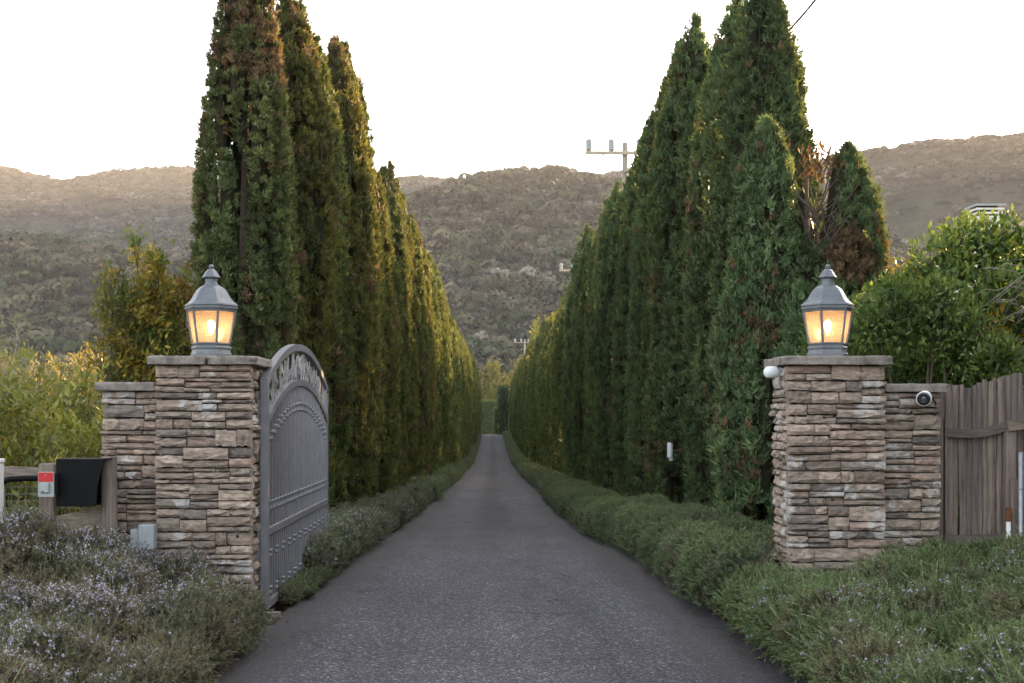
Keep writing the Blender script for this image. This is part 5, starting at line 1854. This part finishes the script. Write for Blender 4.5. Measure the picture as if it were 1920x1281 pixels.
# pale thicket across the meadow, left
for i, (px, py, Y) in enumerate([(120, 690, 62), (185, 668, 66), (240, 690, 64), (60, 680, 70), (0, 690, 66), (150, 720, 55), (300, 680, 70)]):
    b, h = grp(px, py, Y)
    branchy('willow_bush', 'pale yellow-green willow bush across the meadow', 'bush', b, 7, h, 1.6, 541+i, 2600, .32, .35, [(.19, .17, .06), (.29, .24, .09)], stem_r=.05, twigs=12, tw_len=1.5, crown0=.1, group='willow bushes across the meadow', twig='pale_twig')
for i, (px, py, Y) in enumerate([(40, 745, 48), (120, 760, 47), (190, 752, 49), (-30, 750, 48)]):
    b, h = grp(px, py, Y)
    branchy('dark_bush', 'low dark shrub at the near edge of the meadow', 'bush', b, 6, h, 1.1, 551+i, 1800, .22, .4, [(.045, .055, .02), (.08, .085, .03)], stem_r=.03, twigs=9, tw_len=.8, crown0=.05, group='low dark shrubs at the meadow edge')

# end of the drive
def clipped(name, label, x0, x1, y0, y1, z1, seed, cols, L=.35, dens=16):
    rg = np.random.default_rng(seed)
    cx, cy = (x0+x1)/2, (y0+y1)/2
    z0 = gz(cx, cy)-.6
    root = empty(name, (cx, cy, z0), label, 'hedge')
    W, Dp, H = x1-x0, y1-y0, z1-z0
    n = int((2*H*(W+Dp)+W*Dp)*dens)
    P = np.stack([rg.uniform(-W/2, W/2, n), rg.uniform(-Dp/2, Dp/2, n), rg.uniform(0, H, n)], 1)
    f = rg.random(n)
    s = np.sign(P)
    P[:, 1] = np.where(f < .45, -Dp/2, P[:, 1]); P[:, 0] = np.where((f >= .45) & (f < .75), s[:, 0]*W/2, P[:, 0]); P[:, 2] = np.where(f >= .75, H, P[:, 2])
    P += rg.normal(0, .09, P.shape)
    D = unit(rg.normal(0, 1, (n, 3))+np.array([0, -.2, .5])); Nn = unit(rg.normal(0, .6, (n, 3))+np.array([0, -.8, .4])); Nn = unit(Nn-D*np.sum(Nn*D, 1)[:, None])
    C = lerp_col(cols[0], cols[1], np.clip(fbm(P, 1.1, seed, 3)*1.6-.3, 0, 1))*rg.uniform(.75, 1.25, (n, 1))
    V, F, C = leaf_quads(P, D, Nn, rg.uniform(L*.6, L*1.2, n), rg.uniform(L*.3, L*.55, n), C)
    link_mesh('foliage', np_mesh('foliage', V, F, C), M['broadleaf'], root)
    mb = MB().box(-W/2+.12, W/2-.12, -Dp/2+.12, Dp/2-.12, 0, H-.12)
    me = mb.mesh('inner_foliage'); 
    a = me.color_attributes.new('col', 'FLOAT_COLOR', 'POINT')
    for q in a.data: q.color = (.05, .065, .024, 1)
    link_mesh('inner_foliage', me, M['broadleaf'], root)
clipped('clipped_hedge', 'dark clipped hedge column where the drive disappears', .75, 2.3, 189, 193, at(0, 727, 190).z, 601, [(.03, .055, .018), (.055, .085, .026)])
clipped('clipped_hedge', 'pale green clipped hedge just beside the dark hedge column', .1, .75, 192, 196, at(0, 768, 192).z, 602, [(.09, .12, .04), (.14, .17, .055)])
clipped('clipped_hedge', 'mid green hedge closing the far end of the drive', -6, 3.5, 212, 215, at(0, 752, 212).z, 603, [(.09, .12, .035), (.15, .17, .05)])
for i, (px, py, Y, lab, cols) in enumerate([(895, 690, 222, 'yellow-leaved tree at the drive end, nearest the left row', [(.19, .18, .05), (.30, .26, .07)]), (925, 678, 224, 'golden tree in the middle of the drive end', [(.20, .185, .05), (.32, .27, .07)]), (966, 676, 230, 'golden tree at the drive end beside the farthest utility pole', [(.22, .19, .05), (.34, .27, .07)]), (945, 712, 218, 'low olive-yellow tree over the clipped hedge', [(.15, .15, .045), (.24, .22, .06)])]):
    b, h = grp(px, py, Y)
    branchy('autumn_tree', lab, 'tree', b, 7, h, 2.2, 611+i, 3600, .42, .5, cols, stem_r=.10, twigs=12, tw_len=2.3, crown0=.12)
for i, (px, py, Y, lab) in enumerate([(1062, 560, 78, 'bright yellow-green tree just behind the right-hand cypresses'), (1036, 580, 86, 'yellow-green tree half hidden by the right-hand cypresses'), (1012, 596, 96, 'pale golden tree crown behind the far right-hand cypresses')]):
    p = at(px, py, Y)
    b = (p.x+1.2, Y, gz(p.x, Y))
    branchy('sunlit_tree', lab, 'tree', b, 6, p.z-b[2], 1.0, 621+i, 2600, .24, .45, [(.13, .16, .03), (.26, .25, .05)], stem_r=.07, twigs=12, tw_len=1.3, crown0=.15, lean=(-1.0, 0))

# ------------------------------------------------------------------ small things on the drive
def fallen():
    rg = random.Random(77)
    n = 7
    shapes = []
    for k in range(4):
        V = [(0, 0, 0)]
        m = 8
        for i in range(m):
            a = 2*math.pi*i/m
            V.append((math.cos(a)*.5*(1+.15*rg.uniform(-1, 1)), math.sin(a)*.28*(1+.2*rg.uniform(-1, 1)), .12*abs(math.sin(a))+.08*math.cos(a)**2*rg.random()))
        F = [(0, 1+i, 1+(i+1) % m) for i in range(m)]
        me = bpy.data.meshes.new('fallen_leaf'); me.from_pydata(V, [], F); me.update()
        a = me.color_attributes.new('col', 'FLOAT_COLOR', 'POINT')
        c = rg.choice([(.16, .085, .045), (.12, .065, .035), (.22, .14, .07)])
        for q in a.data: q.color = (*c, 1)
        me.materials.append(M['dead_leaf'])
        shapes.append(me)
    for px, py in [(893, 1094), (1044, 1132), (1003, 1168), (1415, 1228), (1422, 1238), (1405, 1200), (1017, 1053), (912, 1060), (876, 1059), (700, 1032), (755, 975), (1240, 1104), (1392, 1228), (1030, 1134), (560, 1245), (440, 1256), (1265, 1112), (1298, 1132)]:
        Y = 1.45*FPX/(py-780)
        for _ in range(6):
            Y = (EYE-float(road_z(Y)))*FPX/(py-780)
        p = at(px, py, Y)
        o = link_mesh('fallen_leaf', rg.choice(shapes), None)
        tag(o, 'dry brown fallen leaf lying on the asphalt', 'leaf', 'fallen leaves on the drive')
        s = rg.uniform(.035, .06)
        t = (p.x-float(road_l(Y)))/(float(road_r(Y)-road_l(Y)))*2-1
        o.location = (p.x, Y, float(road_z(Y)) + .025*max(0, 1-t*t) + .006); o.scale = (s, s, s*.5); o.rotation_euler = (rg.uniform(-.2, .2), rg.uniform(-.2, .2), rg.uniform(0, 6.3))
    for k, (px, py, s, lab) in enumerate([(508, 1160, .07, 'broken kerb stone below the gate corner'), (497, 1172, .05, 'small pale rubble stone at the rosemary edge'), (487, 1183, .04, 'smallest rubble stone on the soil by the drive')]):
        Y = 1.45*FPX/(py-780); p = at(px, py, Y)
        me = stone_variant(700+k); me.materials.append(M['cap_stone'])
        o = link_mesh('rubble_stone', me); tag(o, lab, 'stone')
        o.scale = (s*1.8, s*1.2, s*.6); o.location = (p.x, Y, .02); o.rotation_euler = (0, 0, rg.uniform(-.5, .5))
fallen()
def litter():
    rg = np.random.default_rng(5)
    P = []
    for side in (-1, 1):
        n = 1800
        Y = 6.5 + 34*rg.random(n)**1.7
        ed = road_l(Y) if side < 0 else road_r(Y)
        X = ed - side*np.abs(rg.normal(0, .11, n)) + side*.06
        t = (X-road_l(Y))/(road_r(Y)-road_l(Y))*2-1
        P.append(np.stack([X, Y, road_z(Y)+.025*np.clip(1-t*t, 0, 1)+.007], 1))
    P = np.concatenate(P); n = len(P)
    D = unit(rg.normal(0, 1, (n, 3))*np.array([1, 1, .12])); Nn = unit(rg.normal(0, .25, (n, 3))+np.array([0, 0, 1.0])); Nn = unit(Nn-D*np.sum(Nn*D, 1)[:, None])
    L = rg.uniform(.008, .03, n)
    V, F, C = leaf_quads(P, D, Nn, L, L*rg.uniform(.3, .8, n), lerp_col((.06, .045, .03), (.17, .12, .08), rg.random(n)))
    o = link_mesh('leaf_litter', np_mesh('leaf_litter', V, F, C), M['dead_leaf'])
    tag(o, 'brown needle and leaf litter along the asphalt edges', 'leaf litter', None, 'stuff')
litter()
# ------------------------------------------------------------------ air
def haze(density=.000115):
    o = MB().box(-3400, 3400, -70, 2600, -60, 620).build('haze', None)
    m, nt, out = new_mat('haze')
    v = N(nt, 'ShaderNodeVolumePrincipled')
    v.inputs['Color'].default_value = (.96, .93, .97, 1)
    v.inputs['Density'].default_value = density
    v.inputs['Anisotropy'].default_value = .1
    nt.links.new(v.outputs[0], out.inputs['Volume'])
    o.data.materials.append(m)
    tag(o, 'thin evening haze over the valley', 'haze', None, 'stuff')
haze()
